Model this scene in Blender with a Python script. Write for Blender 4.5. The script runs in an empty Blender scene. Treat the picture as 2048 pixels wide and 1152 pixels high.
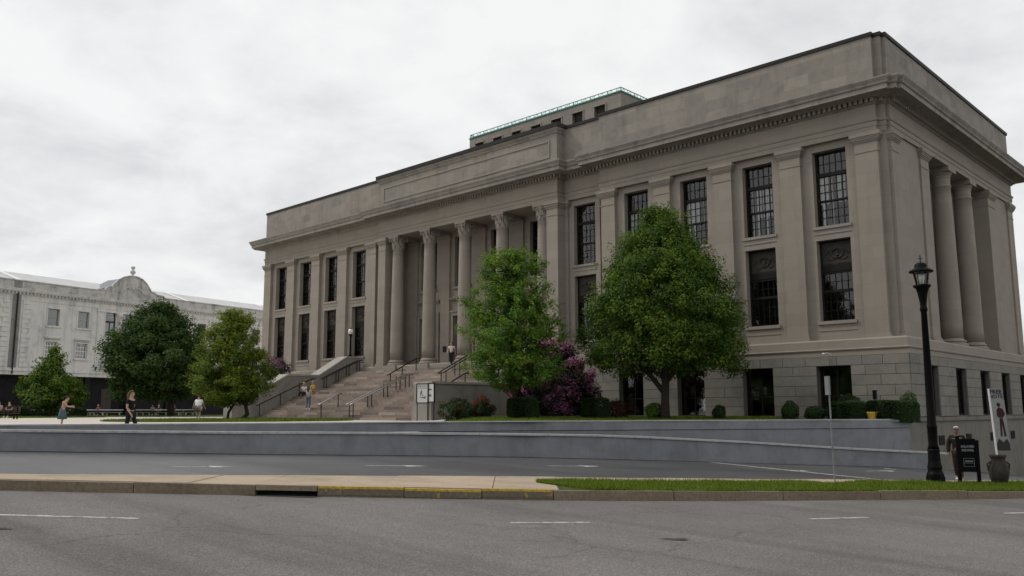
import bpy, math, random
import numpy as np
from mathutils import Vector, Matrix

R = math.radians
scene = bpy.context.scene
COL = scene.collection

# ------------------------------------------------------------------ camera, sky, sun, exposure
CAM = (15.98, -42.68, 0.582)
cam_data = bpy.data.cameras.new('camera')
cam = bpy.data.objects.new('camera', cam_data)
COL.objects.link(cam)
cam_data.sensor_width = 36.0
cam_data.lens = 1712.5 / 2048 * 36.0
cam_data.clip_start = 0.1
cam_data.clip_end = 6000
_r = Vector((0.72302051, 0.6908245, -0.00169072))
_u = Vector((0.09919624, -0.10139664, 0.98988829))
_f = Vector((-0.68366765, 0.71587725, 0.14183904))
m = Matrix.Identity(4)
for i in range(3):
    m[i][0] = _r[i]; m[i][1] = _u[i]; m[i][2] = -_f[i]; m[i][3] = CAM[i]
cam.matrix_world = m
scene.camera = cam

SUN_TO = Vector((-0.75, -0.45, 1.0)).normalized()      # towards the sun
sun_data = bpy.data.lights.new('sun', 'SUN')
sun_data.energy = 1.5
sun_data.angle = R(11)
sun_data.color = (1.0, 0.95, 0.88)
sun = bpy.data.objects.new('sun', sun_data)
COL.objects.link(sun)
sun.rotation_euler = SUN_TO.to_track_quat('Z', 'Y').to_euler()

world = bpy.data.worlds.new('World')
scene.world = world
world.use_nodes = True
wn = world.node_tree.nodes; wl = world.node_tree.links
wn.clear()
w_out = wn.new('ShaderNodeOutputWorld')
w_bg = wn.new('ShaderNodeBackground')
w_sky = wn.new('ShaderNodeTexSky')
w_sky.sky_type = 'NISHITA'
w_sky.sun_disc = False
w_sky.sun_elevation = math.asin(SUN_TO.z)
w_sky.sun_rotation = math.atan2(SUN_TO.x, SUN_TO.y)
w_sky.air_density = 1.0; w_sky.dust_density = 2.0
w_tc = wn.new('ShaderNodeTexCoord')
w_sep = wn.new('ShaderNodeSeparateXYZ')
wl.new(w_tc.outputs['Generated'], w_sep.inputs[0])
w_add = wn.new('ShaderNodeMath'); w_add.operation = 'ADD'; w_add.inputs[1].default_value = 0.30
w_abs = wn.new('ShaderNodeMath'); w_abs.operation = 'ABSOLUTE'
wl.new(w_sep.outputs['Z'], w_abs.inputs[0]); wl.new(w_abs.outputs[0], w_add.inputs[0])
w_dx = wn.new('ShaderNodeMath'); w_dx.operation = 'DIVIDE'
w_dy = wn.new('ShaderNodeMath'); w_dy.operation = 'DIVIDE'
wl.new(w_sep.outputs['X'], w_dx.inputs[0]); wl.new(w_add.outputs[0], w_dx.inputs[1])
wl.new(w_sep.outputs['Y'], w_dy.inputs[0]); wl.new(w_add.outputs[0], w_dy.inputs[1])
w_cmb = wn.new('ShaderNodeCombineXYZ')
wl.new(w_dx.outputs[0], w_cmb.inputs[0]); wl.new(w_dy.outputs[0], w_cmb.inputs[1])
w_cmb.inputs[2].default_value = 3.7
def w_noise(scale, detail, rough, dist):
    n = wn.new('ShaderNodeTexNoise')
    n.inputs['Scale'].default_value = scale; n.inputs['Detail'].default_value = detail
    n.inputs['Roughness'].default_value = rough; n.inputs['Distortion'].default_value = dist
    wl.new(w_cmb.outputs[0], n.inputs['Vector'])
    return n
n1 = w_noise(3.4, 7, 0.55, 0.25)
n2 = w_noise(0.55, 3, 0.5, 0.3)
w_mx = wn.new('ShaderNodeMath'); w_mx.operation = 'MULTIPLY_ADD'
wl.new(n2.outputs['Fac'], w_mx.inputs[0]); w_mx.inputs[1].default_value = 0.75
wl.new(n1.outputs['Fac'], w_mx.inputs[2])
w_ramp = wn.new('ShaderNodeValToRGB')
el = w_ramp.color_ramp.elements
el[0].position = 0.66; el[0].color = (0.69, 0.70, 0.72, 1)
el[1].position = 1.02; el[1].color = (0.95, 0.95, 0.948, 1)
e = el.new(0.80); e.color = (0.815, 0.82, 0.83, 1)
e = el.new(0.88); e.color = (0.885, 0.886, 0.888, 1)
wl.new(w_mx.outputs[0], w_ramp.inputs[0])
w_sc = wn.new('ShaderNodeMixRGB'); w_sc.blend_type = 'MULTIPLY'; w_sc.inputs[0].default_value = 1
w_sc.inputs[2].default_value = (0.10, 0.10, 0.10, 1)
wl.new(w_sky.outputs[0], w_sc.inputs[1])
w_mix = wn.new('ShaderNodeMixRGB'); w_mix.inputs[0].default_value = 0.95     # cloud cover
wl.new(w_sc.outputs[0], w_mix.inputs[1]); wl.new(w_ramp.outputs[0], w_mix.inputs[2])
wl.new(w_mix.outputs[0], w_bg.inputs['Color'])
w_bg.inputs['Strength'].default_value = 1.0
wl.new(w_bg.outputs[0], w_out.inputs['Surface'])

vs = scene.view_settings
vs.view_transform = 'Standard'; vs.look = 'None'; vs.gamma = 1.0; vs.use_curve_mapping = False
vs.exposure = 0.0
scene.cycles.max_bounces = 5
scene.cycles.diffuse_bounces = 3
scene.cycles.transparent_max_bounces = 6
scene.cycles.use_adaptive_sampling = True
scene.cycles.adaptive_threshold = 0.02
scene.cycles.use_denoising = True

# ------------------------------------------------------------------ street frame (a along the kerb, d away from it)
RX = Vector((0.72302, 0.69082)); RX.normalize()
FX = Vector((-RX.y, RX.x))
def W(a, d, z=0.0):
    return Vector((CAM[0] + a * RX.x + d * FX.x, CAM[1] + a * RX.y + d * FX.y, z))
def plan(x, y):
    w = Vector((x - CAM[0], y - CAM[1])); return w.dot(RX), w.dot(FX)
def sstep(x, a, b):
    t = min(1, max(0, (x - a) / (b - a))); return t * t * (3 - 2 * t)
def ZS(a):                       # street level, falling to the right
    aa = min(60, max(-25, a))
    e_ = max(0.0, aa - 14.5)
    return -1.17 - 0.037 * aa - 0.075 * (e_ - 2 if e_ > 4 else e_ * e_ / 8)
def interp(pts, a):
    if a <= pts[0][0]:
        (x0, y0), (x1, y1) = pts[0], pts[1]
    elif a >= pts[-1][0]:
        (x0, y0), (x1, y1) = pts[-2], pts[-1]
    else:
        for (x0, y0), (x1, y1) in zip(pts, pts[1:]):
            if x0 <= a <= x1: break
    return y0 + (y1 - y0) * (a - x0) / (x1 - x0)
KERB = [(-60, 12.6), (-20, 14.2), (-9.3, 15.8), (-5, 16.5), (-1.6, 17.1), (0.77, 17.6), (4, 18.6), (8, 20.2), (13, 22.3), (24, 27.4), (60, 45)]
WALL = [(-60, 14), (-30, 20.5), (-15.2, 25.9), (-8.3, 28.9), (-3, 31.6), (0.5, 33.0), (5.4, 34.0), (9.3, 34.5), (13.7, 35.2), (17.3, 35.7), (18.5, 36)]
SWB = [(-60, 13.9), (-20, 15.2), (-9.9, 17.0), (-7.4, 17.9), (-4.5, 19.2), (-1.5, 20.4), (0.9, 21.3), (6.3, 23.1), (10.2, 24.8), (12.8, 25.6), (16, 27.2), (24, 31), (60, 49)]
def kerb_d(a): return interp(KERB, a)
def wall_d(a): return interp(WALL, a)
def swb_d(a): return interp(SWB, a)
KH = 0.19
def HP(a, off):                  # level of the terrace behind the wall
    s = sstep(off, 4, 15)
    left = -0.42 * (1 - s)
    right = 0.06 * (1 - s) + 0.27 * s
    t = sstep(a, -5.5, -1.0)
    return left * (1 - t) + right * t
def HPW(x, y):
    a, d = plan(x, y); return HP(a, d - wall_d(a))

# ------------------------------------------------------------------ mesh helpers
ORG = {}
def link(o):
    COL.objects.link(o); return o
def origin_of(p):
    while p is not None:
        if p.name in ORG: return ORG[p.name]
        p = p.parent
    return Vector((0, 0, 0))
def tag(o, label=None, cat=None, group=None, kind=None):
    if label: o['label'] = label
    if cat: o['category'] = cat
    if group: o['group'] = group
    if kind: o['kind'] = kind
    return o
def thing(name, loc, label, cat, group=None, rot=0.0):
    o = bpy.data.objects.new(name, None)
    o.empty_display_size = 0.3
    link(o); o.location = loc; o.rotation_euler = (0, 0, rot)
    ORG[o.name] = Vector(loc) if rot == 0 else Vector((0, 0, 0))
    return tag(o, label, cat, group)

class MB:
    def __init__(s): s.v = []; s.f = []
    def face(s, pts):
        n = len(s.v); s.v += [tuple(p) for p in pts]; s.f.append(tuple(range(n, n + len(pts))))
        return s
    def hexa(s, p):              # 8 points: bottom ring then top ring
        n = len(s.v); s.v += [tuple(q) for q in p]
        for f in ((3, 2, 1, 0), (4, 5, 6, 7), (0, 1, 5, 4), (1, 2, 6, 5), (2, 3, 7, 6), (3, 0, 4, 7)):
            s.f.append(tuple(n + i for i in f))
        return s
    def box(s, x0, x1, y0, y1, z0, z1):
        return s.hexa([(x0, y0, z0), (x1, y0, z0), (x1, y1, z0), (x0, y1, z0), (x0, y0, z1), (x1, y0, z1), (x1, y1, z1), (x0, y1, z1)])
    def prism(s, poly, z0, z1):
        n = len(s.v); k = len(poly)
        s.v += [(x, y, z0) for x, y in poly] + [(x, y, z1) for x, y in poly]
        for i in range(k):
            j = (i + 1) % k; s.f.append((n + i, n + j, n + k + j, n + k + i))
        s.f.append(tuple(n + k + i for i in range(k))); s.f.append(tuple(n + i for i in reversed(range(k))))
        return s
    def tube(s, pts, rad, sides=8, caps=True):
        pts = [Vector(p) for p in pts]
        rad = rad if isinstance(rad, (list, tuple)) else [rad] * len(pts)
        n0 = len(s.v); prev = None
        for i, p in enumerate(pts):
            if i == 0: t = pts[1] - p
            elif i == len(pts) - 1: t = p - pts[i - 1]
            else: t = (pts[i + 1] - p).normalized() + (p - pts[i - 1]).normalized()
            t.normalize()
            if prev is None:
                a = Vector((0, 0, 1)) if abs(t.z) < 0.9 else Vector((1, 0, 0))
                u = t.cross(a).normalized()
            else:
                u = (prev - t * prev.dot(t)).normalized()
            prev = u; w = t.cross(u)
            for k in range(sides):
                an = 2 * math.pi * k / sides
                s.v.append(tuple(p + (u * math.cos(an) + w * math.sin(an)) * rad[i]))
        for i in range(len(pts) - 1):
            for k in range(sides):
                k2 = (k + 1) % sides
                s.f.append((n0 + i * sides + k, n0 + i * sides + k2, n0 + (i + 1) * sides + k2, n0 + (i + 1) * sides + k))
        if caps:
            s.f.append(tuple(n0 + k for k in reversed(range(sides))))
            s.f.append(tuple(n0 + (len(pts) - 1) * sides + k for k in range(sides)))
        return s
    def lathe(s, prof, c, sides=24, caps=True):
        n0 = len(s.v)
        for r, z in prof:
            for k in range(sides):
                an = 2 * math.pi * k / sides
                s.v.append((c[0] + r * math.cos(an), c[1] + r * math.sin(an), c[2] + z))
        for i in range(len(prof) - 1):
            for k in range(sides):
                k2 = (k + 1) % sides
                s.f.append((n0 + i * sides + k, n0 + i * sides + k2, n0 + (i + 1) * sides + k2, n0 + (i + 1) * sides + k))
        if caps:
            s.f.append(tuple(n0 + k for k in reversed(range(sides))))
            s.f.append(tuple(n0 + (len(prof) - 1) * sides + k for k in range(sides)))
        return s
    def sweep(s, poly, prof):    # closed counter-clockwise plan, profile of (outward offset, z)
        k = len(poly); rings = []
        for off, z in prof:
            n = len(s.v); rings.append(n)
            for i in range(k):
                p0 = Vector(poly[i - 1]); p1 = Vector(poly[i]); p2 = Vector(poly[(i + 1) % k])
                d1 = (p1 - p0).normalized(); d2 = (p2 - p1).normalized()
                a = Vector((d1.y, -d1.x)); b = Vector((d2.y, -d2.x))
                q = p1 + (a + b) * (off / (1 + a.dot(b)))
                s.v.append((q.x, q.y, z))
        for a, b in zip(rings, rings[1:]):
            for i in range(k):
                j = (i + 1) % k
                s.f.append((a + i, a + j, b + j, b + i))
        return s
    def fbox(s, fr, u0, u1, z0, z1, n0, n1):
        P = fr.pt
        return s.hexa([P(u0, z0, n1), P(u1, z0, n1), P(u1, z0, n0), P(u0, z0, n0), P(u0, z1, n1), P(u1, z1, n1), P(u1, z1, n0), P(u0, z1, n0)])
    def holes(s, fr, u0, u1, z0, z1, n, hs, depth):
        P = fr.pt
        us = sorted({u0, u1, *[h[0] for h in hs], *[h[1] for h in hs]}); us = [x for x in us if u0 <= x <= u1]
        zs = sorted({z0, z1, *[h[2] for h in hs], *[h[3] for h in hs]}); zs = [x for x in zs if z0 <= x <= z1]
        for a, b in zip(us, us[1:]):
            for c, d in zip(zs, zs[1:]):
                mu, mz = (a + b) / 2, (c + d) / 2
                if any(h[0] < mu < h[1] and h[2] < mz < h[3] for h in hs): continue
                s.face([P(a, c, n), P(b, c, n), P(b, d, n), P(a, d, n)])
        for a, b, c, d in hs:
            s.face([P(a, c, n), P(a, c, n - depth), P(b, c, n - depth), P(b, c, n)])
            s.face([P(a, d, n), P(b, d, n), P(b, d, n - depth), P(a, d, n - depth)])
            s.face([P(a, c, n), P(a, d, n), P(a, d, n - depth), P(a, c, n - depth)])
            s.face([P(b, c, n), P(b, c, n - depth), P(b, d, n - depth), P(b, d, n)])
        return s
    def build(s, name, mat, parent=None, smooth=False, kind=None, label=None, cat=None, group=None):
        o_ = origin_of(parent)
        me = bpy.data.meshes.new(name)
        me.from_pydata([(v[0] - o_.x, v[1] - o_.y, v[2] - o_.z) for v in s.v], [], s.f)
        me.update()
        if smooth:
            me.polygons.foreach_set('use_smooth', [True] * len(me.polygons))
        me.materials.append(mat)
        o = link(bpy.data.objects.new(name, me)); o.parent = parent
        return tag(o, label, cat, group, kind)

class Frame:
    def __init__(s, o, u, n): s.o = Vector(o); s.u = Vector(u); s.n = Vector(n)
    def pt(s, u, z, n=0.0):
        p = s.o + s.u * u + s.n * n; return (p.x, p.y, p.z + z)
FRONT = Frame((0, 0, 0), (1, 0, 0), (0, -1, 0))
SIDE = Frame((0, 0, 0), (0, 1, 0), (1, 0, 0))

def quick(name, me, mat, parent, loc=(0, 0, 0), scale=(1, 1, 1), rot=(0, 0, 0)):
    o = link(bpy.data.objects.new(name, me)); o.parent = parent
    o.location = loc; o.scale = scale; o.rotation_euler = rot
    return o

# ------------------------------------------------------------------ materials
def mat_new(name):
    m_ = bpy.data.materials.new(name); m_.use_nodes = True
    nt = m_.node_tree; b = nt.nodes['Principled BSDF']
    return m_, nt, b
def N(nt, t, **kw):
    n = nt.nodes.new(t)
    for k, v in kw.items():
        if k in n.inputs: n.inputs[k].default_value = v
        else: setattr(n, k, v)
    return n
def ramp(nt, fac, stops):
    r = nt.nodes.new('ShaderNodeValToRGB'); e_ = r.color_ramp.elements
    e_[0].position, e_[0].color = stops[0][0], (*stops[0][1], 1)
    e_[1].position, e_[1].color = stops[-1][0], (*stops[-1][1], 1)
    for p, c in stops[1:-1]:
        q = e_.new(p); q.color = (*c, 1)
    nt.links.new(fac, r.inputs[0]); return r
def noise(nt, vec, scale, detail=4, rough=0.55, dist=0.0):
    n = N(nt, 'ShaderNodeTexNoise', Scale=scale, Detail=detail, Roughness=rough, Distortion=dist)
    nt.links.new(vec, n.inputs['Vector']); return n
def bump(nt, b, h, strength, dist=0.01):
    bn = N(nt, 'ShaderNodeBump', Strength=strength, Distance=dist)
    nt.links.new(h, bn.inputs['Height']); nt.links.new(bn.outputs[0], b.inputs['Normal'])
def mixc(nt, mode, fac, a, b):
    n = nt.nodes.new('ShaderNodeMixRGB'); n.blend_type = mode
    for i, x in ((0, fac), (1, a), (2, b)):
        if hasattr(x, 'is_output'): nt.links.new(x, n.inputs[i])
        else: n.inputs[i].default_value = x if i == 0 else (*x, 1)
    return n.outputs[0]
def wpos(nt):
    g = nt.nodes.new('ShaderNodeNewGeometry'); return g.outputs['Position']

def simple(name, col, rough=0.6, metal=0.0, var=0.12, scale=8.0, spec=0.5, bmp=0.0):
    m_, nt, b = mat_new(name)
    p = wpos(nt); n = noise(nt, p, scale, 4)
    lo = tuple(c * (1 - var) for c in col); hi = tuple(min(1, c * (1 + var)) for c in col)
    r = ramp(nt, n.outputs['Fac'], [(0.3, lo), (0.7, hi)])
    nt.links.new(r.outputs[0], b.inputs['Base Color'])
    b.inputs['Roughness'].default_value = rough; b.inputs['Metallic'].default_value = metal
    b.inputs['Specular IOR Level'].default_value = spec
    if bmp: bump(nt, b, n.outputs['Fac'], bmp)
    return m_

def stone(name, col, block=(1.5, 0.6), blockvar=0.10, blotch=0.2, stain=0.25, warm=0.15, joint=0.75, bscale=0.55):
    m_, nt, b = mat_new(name)
    p = wpos(nt)
    sp = N(nt, 'ShaderNodeSeparateXYZ'); nt.links.new(p, sp.inputs[0])
    ad = N(nt, 'ShaderNodeMath', operation='ADD'); nt.links.new(sp.outputs['X'], ad.inputs[0]); nt.links.new(sp.outputs['Y'], ad.inputs[1])
    cb = N(nt, 'ShaderNodeCombineXYZ'); nt.links.new(ad.outputs[0], cb.inputs[0]); nt.links.new(sp.outputs['Z'], cb.inputs[1])
    br = N(nt, 'ShaderNodeTexBrick')
    br.inputs['Scale'].default_value = 1.0; br.inputs['Brick Width'].default_value = block[0]; br.inputs['Row Height'].default_value = block[1]
    br.inputs['Mortar Size'].default_value = 0.008; br.inputs['Mortar Smooth'].default_value = 0.6
    lo = 1 - blockvar; hi = 1 + blockvar
    br.inputs['Color1'].default_value = (lo, lo, lo, 1); br.inputs['Color2'].default_value = (hi, hi * 0.985, hi * 0.97, 1)
    br.inputs['Mortar'].default_value = (joint, joint, joint, 1)
    nt.links.new(cb.outputs[0], br.inputs['Vector'])
    c = mixc(nt, 'MULTIPLY', 1.0, col, br.outputs['Color'])
    n1_ = noise(nt, p, bscale, 7, 0.64, 0.9)
    r1 = ramp(nt, n1_.outputs['Fac'], [(0.32, (1 - blotch,) * 3), (0.5, (1, 1, 1)), (0.70, (1 + warm * 0.7, 1 + warm * 0.45, 1 + warm * 0.2))])
    c = mixc(nt, 'MULTIPLY', 1.0, c, r1.outputs[0])
    # rain streaks: noise stretched down the wall
    mp = N(nt, 'ShaderNodeMapping'); mp.inputs['Scale'].default_value = (1.0, 1.0, 0.08)
    nt.links.new(p, mp.inputs['Vector'])
    n2_ = noise(nt, mp.outputs[0], 1.7, 6, 0.65, 0.3)
    r2 = ramp(nt, n2_.outputs['Fac'], [(0.34, (1 - stain,) * 3), (0.5, (1, 1, 1))])
    c = mixc(nt, 'MULTIPLY', 0.8, c, r2.outputs[0])
    n3_ = noise(nt, p, 38, 3, 0.6)
    r3 = ramp(nt, n3_.outputs['Fac'], [(0.25, (0.9,) * 3), (0.75, (1.08,) * 3)])
    c = mixc(nt, 'MULTIPLY', 1.0, c, r3.outputs[0])
    nt.links.new(c, b.inputs['Base Color'])
    b.inputs['Roughness'].default_value = 0.85; b.inputs['Specular IOR Level'].default_value = 0.25
    mm = N(nt, 'ShaderNodeMath', operation='MULTIPLY_ADD'); nt.links.new(n3_.outputs['Fac'], mm.inputs[0]); mm.inputs[1].default_value = 0.3
    nt.links.new(br.outputs['Fac'], mm.inputs[2])
    iv = N(nt, 'ShaderNodeMath', operation='MULTIPLY'); nt.links.new(mm.outputs[0], iv.inputs[0]); iv.inputs[1].default_value = -1
    bump(nt, b, iv.outputs[0], 0.25, 0.01)
    return m_

def perpiece(name, cols, rough=0.85, grain=14.0, amt=0.16, spec=0.25, streak=0.0):
    """one material for many stones: each piece takes its own tone"""
    m_, nt, b = mat_new(name)
    oi = N(nt, 'ShaderNodeObjectInfo'); p = wpos(nt)
    st = [(i / (len(cols) - 1), c) for i, c in enumerate(cols)]
    r = ramp(nt, oi.outputs['Random'], st)
    n_ = noise(nt, p, grain, 5, 0.6)
    r2 = ramp(nt, n_.outputs['Fac'], [(0.28, (1 - amt,) * 3), (0.72, (1 + amt,) * 3)])
    n4 = noise(nt, p, 1.1, 5, 0.6, 0.4)
    r4 = ramp(nt, n4.outputs['Fac'], [(0.33, (0.8,) * 3), (0.55, (1.0,) * 3)])
    c = mixc(nt, 'MULTIPLY', 1.0, r.outputs[0], r2.outputs[0]); c = mixc(nt, 'MULTIPLY', 1.0, c, r4.outputs[0])
    if streak:
        mp = N(nt, 'ShaderNodeMapping'); mp.inputs['Scale'].default_value = (1.0, 1.0, 0.10); nt.links.new(p, mp.inputs['Vector'])
        n6 = noise(nt, mp.outputs[0], 2.6, 6, 0.68, 0.2)
        r6 = ramp(nt, n6.outputs['Fac'], [(0.36, (1 - streak,) * 3), (0.50, (1,) * 3), (0.72, (1 + streak * .5,) * 3)])
        c = mixc(nt, 'MULTIPLY', 1.0, c, r6.outputs[0])
    nt.links.new(c, b.inputs['Base Color'])
    b.inputs['Roughness'].default_value = rough; b.inputs['Specular IOR Level'].default_value = spec
    bump(nt, b, n_.outputs['Fac'], 0.25, 0.008)
    return m_

def asphalt(name, col, crack=True, patch=0.25, seed=0.0, spec=0.35, rough=0.82):
    m_, nt, b = mat_new(name)
    p0 = wpos(nt)
    mp = N(nt, 'ShaderNodeMapping'); mp.inputs['Location'].default_value = (seed, seed * 1.7, 0)
    nt.links.new(p0, mp.inputs['Vector']); p = mp.outputs[0]
    n1_ = noise(nt, p, 0.22, 6, 0.62, 0.5)
    r1 = ramp(nt, n1_.outputs['Fac'], [(0.30, tuple(c * (1 - patch) for c in col)), (0.52, col), (0.75, tuple(c * (1 + patch * 0.6) for c in col))])
    n2_ = noise(nt, p, 42, 3, 0.75)
    r2 = ramp(nt, n2_.outputs['Fac'], [(0.30, (0.55,) * 3), (0.52, (1.0,) * 3), (0.66, (1.9,) * 3)])
    c = mixc(nt, 'MULTIPLY', 1.0, r1.outputs[0], r2.outputs[0])
    n5 = noise(nt, p, 14, 4, 0.6)
    r5 = ramp(nt, n5.outputs['Fac'], [(0.3, (0.86,) * 3), (0.7, (1.12,) * 3)])
    c = mixc(nt, 'MULTIPLY', 1.0, c, r5.outputs[0])
    mpw = N(nt, 'ShaderNodeMapping'); mpw.inputs['Rotation'].default_value = (0, 0, -0.762 - 0.3); mpw.inputs['Scale'].default_value = (0.05, 0.75, 1)
    nt.links.new(p, mpw.inputs['Vector'])
    nw = noise(nt, mpw.outputs[0], 1.0, 5, 0.6, 0.35)
    rw_ = ramp(nt, nw.outputs['Fac'], [(0.30, (0.74,) * 3), (0.48, (1.0,) * 3), (0.70, (1.17, 1.16, 1.15))])
    c = mixc(nt, 'MULTIPLY', 1.0, c, rw_.outputs[0])
    ns = noise(nt, p, 1.3, 5, 0.7, 0.5)
    rs_ = ramp(nt, ns.outputs['Fac'], [(0.26, (0.62,) * 3), (0.36, (1.0,) * 3)])
    c = mixc(nt, 'MULTIPLY', 1.0, c, rs_.outputs[0])
    if crack:
        wn_ = noise(nt, p, 0.9, 5, 0.6)
        wv = mixc(nt, 'ADD', 0.35, (0, 0, 0), wn_.outputs['Color'])
        va = N(nt, 'ShaderNodeVectorMath', operation='ADD'); nt.links.new(p, va.inputs[0]); nt.links.new(wn_.outputs['Color'], va.inputs[1])
        vo = N(nt, 'ShaderNodeTexVoronoi'); vo.feature = 'DISTANCE_TO_EDGE'; vo.inputs['Scale'].default_value = 0.19
        nt.links.new(va.outputs[0], vo.inputs['Vector'])
        rc = ramp(nt, vo.outputs['Distance'], [(0.0, (0.58,) * 3), (0.005, (1,) * 3)])
        nm = noise(nt, p, 0.16, 3); rm = ramp(nt, nm.outputs['Fac'], [(0.44, (0,) * 3), (0.58, (1,) * 3)])
        c = mixc(nt, 'MULTIPLY', rm.outputs[0], c, rc.outputs[0])
    nt.links.new(c, b.inputs['Base Color'])
    b.inputs['Roughness'].default_value = rough; b.inputs['Specular IOR Level'].default_value = spec
    bump(nt, b, n2_.outputs['Fac'], 0.5 if rough > .6 else 0.15, 0.006)
    return m_

def leafmat(name, cols, trans=0.24, rough=0.5):
    m_ = bpy.data.materials.new(name); m_.use_nodes = True
    nt = m_.node_tree; b = nt.nodes['Principled BSDF']; out = nt.nodes['Material Output']
    at = N(nt, 'ShaderNodeAttribute'); at.attribute_name = 'tint'
    st = [(i / (len(cols) - 1), c) for i, c in enumerate(cols)]
    r = ramp(nt, at.outputs['Fac'], st)
    nt.links.new(r.outputs[0], b.inputs['Base Color'])
    b.inputs['Roughness'].default_value = 0.68; b.inputs['Specular IOR Level'].default_value = 0.18
    tr = N(nt, 'ShaderNodeBsdfTranslucent')
    tc = mixc(nt, 'MULTIPLY', 1.0, r.outputs[0], (1.5, 1.6, 0.55))
    nt.links.new(tc, tr.inputs['Color'])
    mx = N(nt, 'ShaderNodeMixShader'); mx.inputs[0].default_value = trans
    nt.links.new(b.outputs[0], mx.inputs[1]); nt.links.new(tr.outputs[0], mx.inputs[2])
    nt.links.new(mx.outputs[0], out.inputs['Surface'])
    return m_

def glassmat(name, tint=(0.75, 0.8, 0.82), ior=1.45, wob=0.02):
    m_ = bpy.data.materials.new(name); m_.use_nodes = True
    nt = m_.node_tree; nt.nodes.remove(nt.nodes['Principled BSDF']); out = nt.nodes['Material Output']
    t = N(nt, 'ShaderNodeBsdfTransparent'); t.inputs['Color'].default_value = (*tint, 1)
    g = N(nt, 'ShaderNodeBsdfGlossy'); g.inputs['Roughness'].default_value = 0.03
    f = N(nt, 'ShaderNodeFresnel'); f.inputs['IOR'].default_value = ior
    p = wpos(nt); n_ = noise(nt, p, 1.6, 2)
    bn = N(nt, 'ShaderNodeBump', Strength=wob, Distance=0.3); nt.links.new(n_.outputs['Fac'], bn.inputs['Height'])
    nt.links.new(bn.outputs[0], g.inputs['Normal'])
    mx = N(nt, 'ShaderNodeMixShader'); nt.links.new(f.outputs[0], mx.inputs[0])
    nt.links.new(t.outputs[0], mx.inputs[1]); nt.links.new(g.outputs[0], mx.inputs[2])
    nt.links.new(mx.outputs[0], out.inputs['Surface'])
    return m_

M = {}
M['lime'] = stone('limestone', (0.280, 0.252, 0.216), (1.3, 0.62), 0.055, 0.06, 0.08, 0.05, 0.80)
M['attic'] = stone('attic_limestone', (0.245, 0.228, 0.202), (1.4, 0.66), 0.12, 0.17, 0.15, 0.14, 0.82, 1.1)
M['cornice'] = stone('cornice_limestone', (0.265, 0.248, 0.220), (2.6, 4.0), 0.05, 0.22, 0.30, 0.08, 0.85)
M['block'] = perpiece('rusticated_block', [(0.195, 0.185, 0.165), (0.222, 0.208, 0.184), (0.205, 0.196, 0.176), (0.235, 0.218, 0.190)])
M['base'] = stone('base_limestone', (0.19, 0.180, 0.158), (2.0, 0.9), 0.06, 0.22, 0.25, 0.1, 0.9)
M['joint'] = simple('joint_mortar', (0.10, 0.095, 0.085), 0.9)
M['bronze'] = simple('dark_bronze', (0.010, 0.009, 0.008), 0.55, 0.0, 0.25, 20, 0.2)
M['relief'] = simple('bronze_relief', (0.038, 0.031, 0.026), 0.55, 0.0, 0.35, 14, 0.3, bmp=0.3)
M['glass'] = glassmat('window_glass', (0.92, 0.94, 0.95), 1.78, 0.003)
M['dark'] = simple('dark_interior', (0.02, 0.019, 0.018), 0.9)  # near-black colour carries the gloom of unlit rooms and the drain hollow
M['blind'] = simple('vertical_blind', (0.88, 0.88, 0.86), 0.8, var=0.1, scale=5)
M['coping'] = simple('dark_metal_coping', (0.024, 0.023, 0.023), 0.6, 0.0, 0.25, 6, 0.2)
M['copper'] = simple('verdigris_copper', (0.11, 0.33, 0.27), 0.65, 0.0, 0.25, 9)
M['step'] = perpiece('pink_granite_step', [(0.19, 0.150, 0.126), (0.30, 0.250, 0.212), (0.235, 0.188, 0.160), (0.37, 0.31, 0.265), (0.14, 0.115, 0.10), (0.33, 0.265, 0.218)], 0.75, 24, 0.28)
M['cheek'] = stone('cheek_wall_stone', (0.275, 0.262, 0.240), (1.8, 0.8), 0.06, 0.2, 0.2, 0.1, 0.9)
M['cap'] = simple('cheek_coping_stone', (0.33, 0.315, 0.28), 0.8, 0, 0.15, 3, 0.3)
M['steel'] = simple('brushed_rail_steel', (0.42, 0.41, 0.39), 0.32, 0.9, 0.1, 20)
M['black'] = simple('black_painted_iron', (0.004, 0.004, 0.0045), 0.5, 0.0, 0.3, 12, 0.08)
M['iron'] = simple('dark_rail_iron', (0.022, 0.018, 0.016), 0.5, 0.0, 0.2, 12, 0.25)
M['road'] = asphalt('road_asphalt', (0.140, 0.131, 0.126), True, 0.22, 0.0, 0.25)
M['lane'] = asphalt('lane_asphalt', (0.060, 0.060, 0.063), True, 0.35, 37.0, 0.5, 0.48)
M['patch'] = asphalt('asphalt_patch', (0.05, 0.05, 0.05), False, 0.3, 11.0)
def worn_paint():
    m_, nt, b = mat_new('worn_white_paint')
    p = wpos(nt); n_ = noise(nt, p, 9, 6, 0.7, 0.4)
    r = ramp(nt, n_.outputs['Fac'], [(0.38, (0.13, 0.125, 0.12)), (0.50, (0.46, 0.46, 0.45)), (0.70, (0.60, 0.60, 0.585))])
    nt.links.new(r.outputs[0], b.inputs['Base Color']); b.inputs['Roughness'].default_value = 0.8
    return m_
M['mark'] = worn_paint()
M['walk'] = perpiece('tan_pavement_slab', [(0.36, 0.285, 0.205), (0.40, 0.32, 0.235), (0.34, 0.275, 0.205)], 0.88, 22, 0.14)
M['kerb'] = perpiece('concrete_kerb', [(0.20, 0.160, 0.112), (0.245, 0.195, 0.138), (0.18, 0.147, 0.106)], 0.9, 16, 0.25)
M['walltop'] = simple('wall_coping_concrete', (0.40, 0.40, 0.395), 0.8, 0, 0.18, 5, 0.3)
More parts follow.
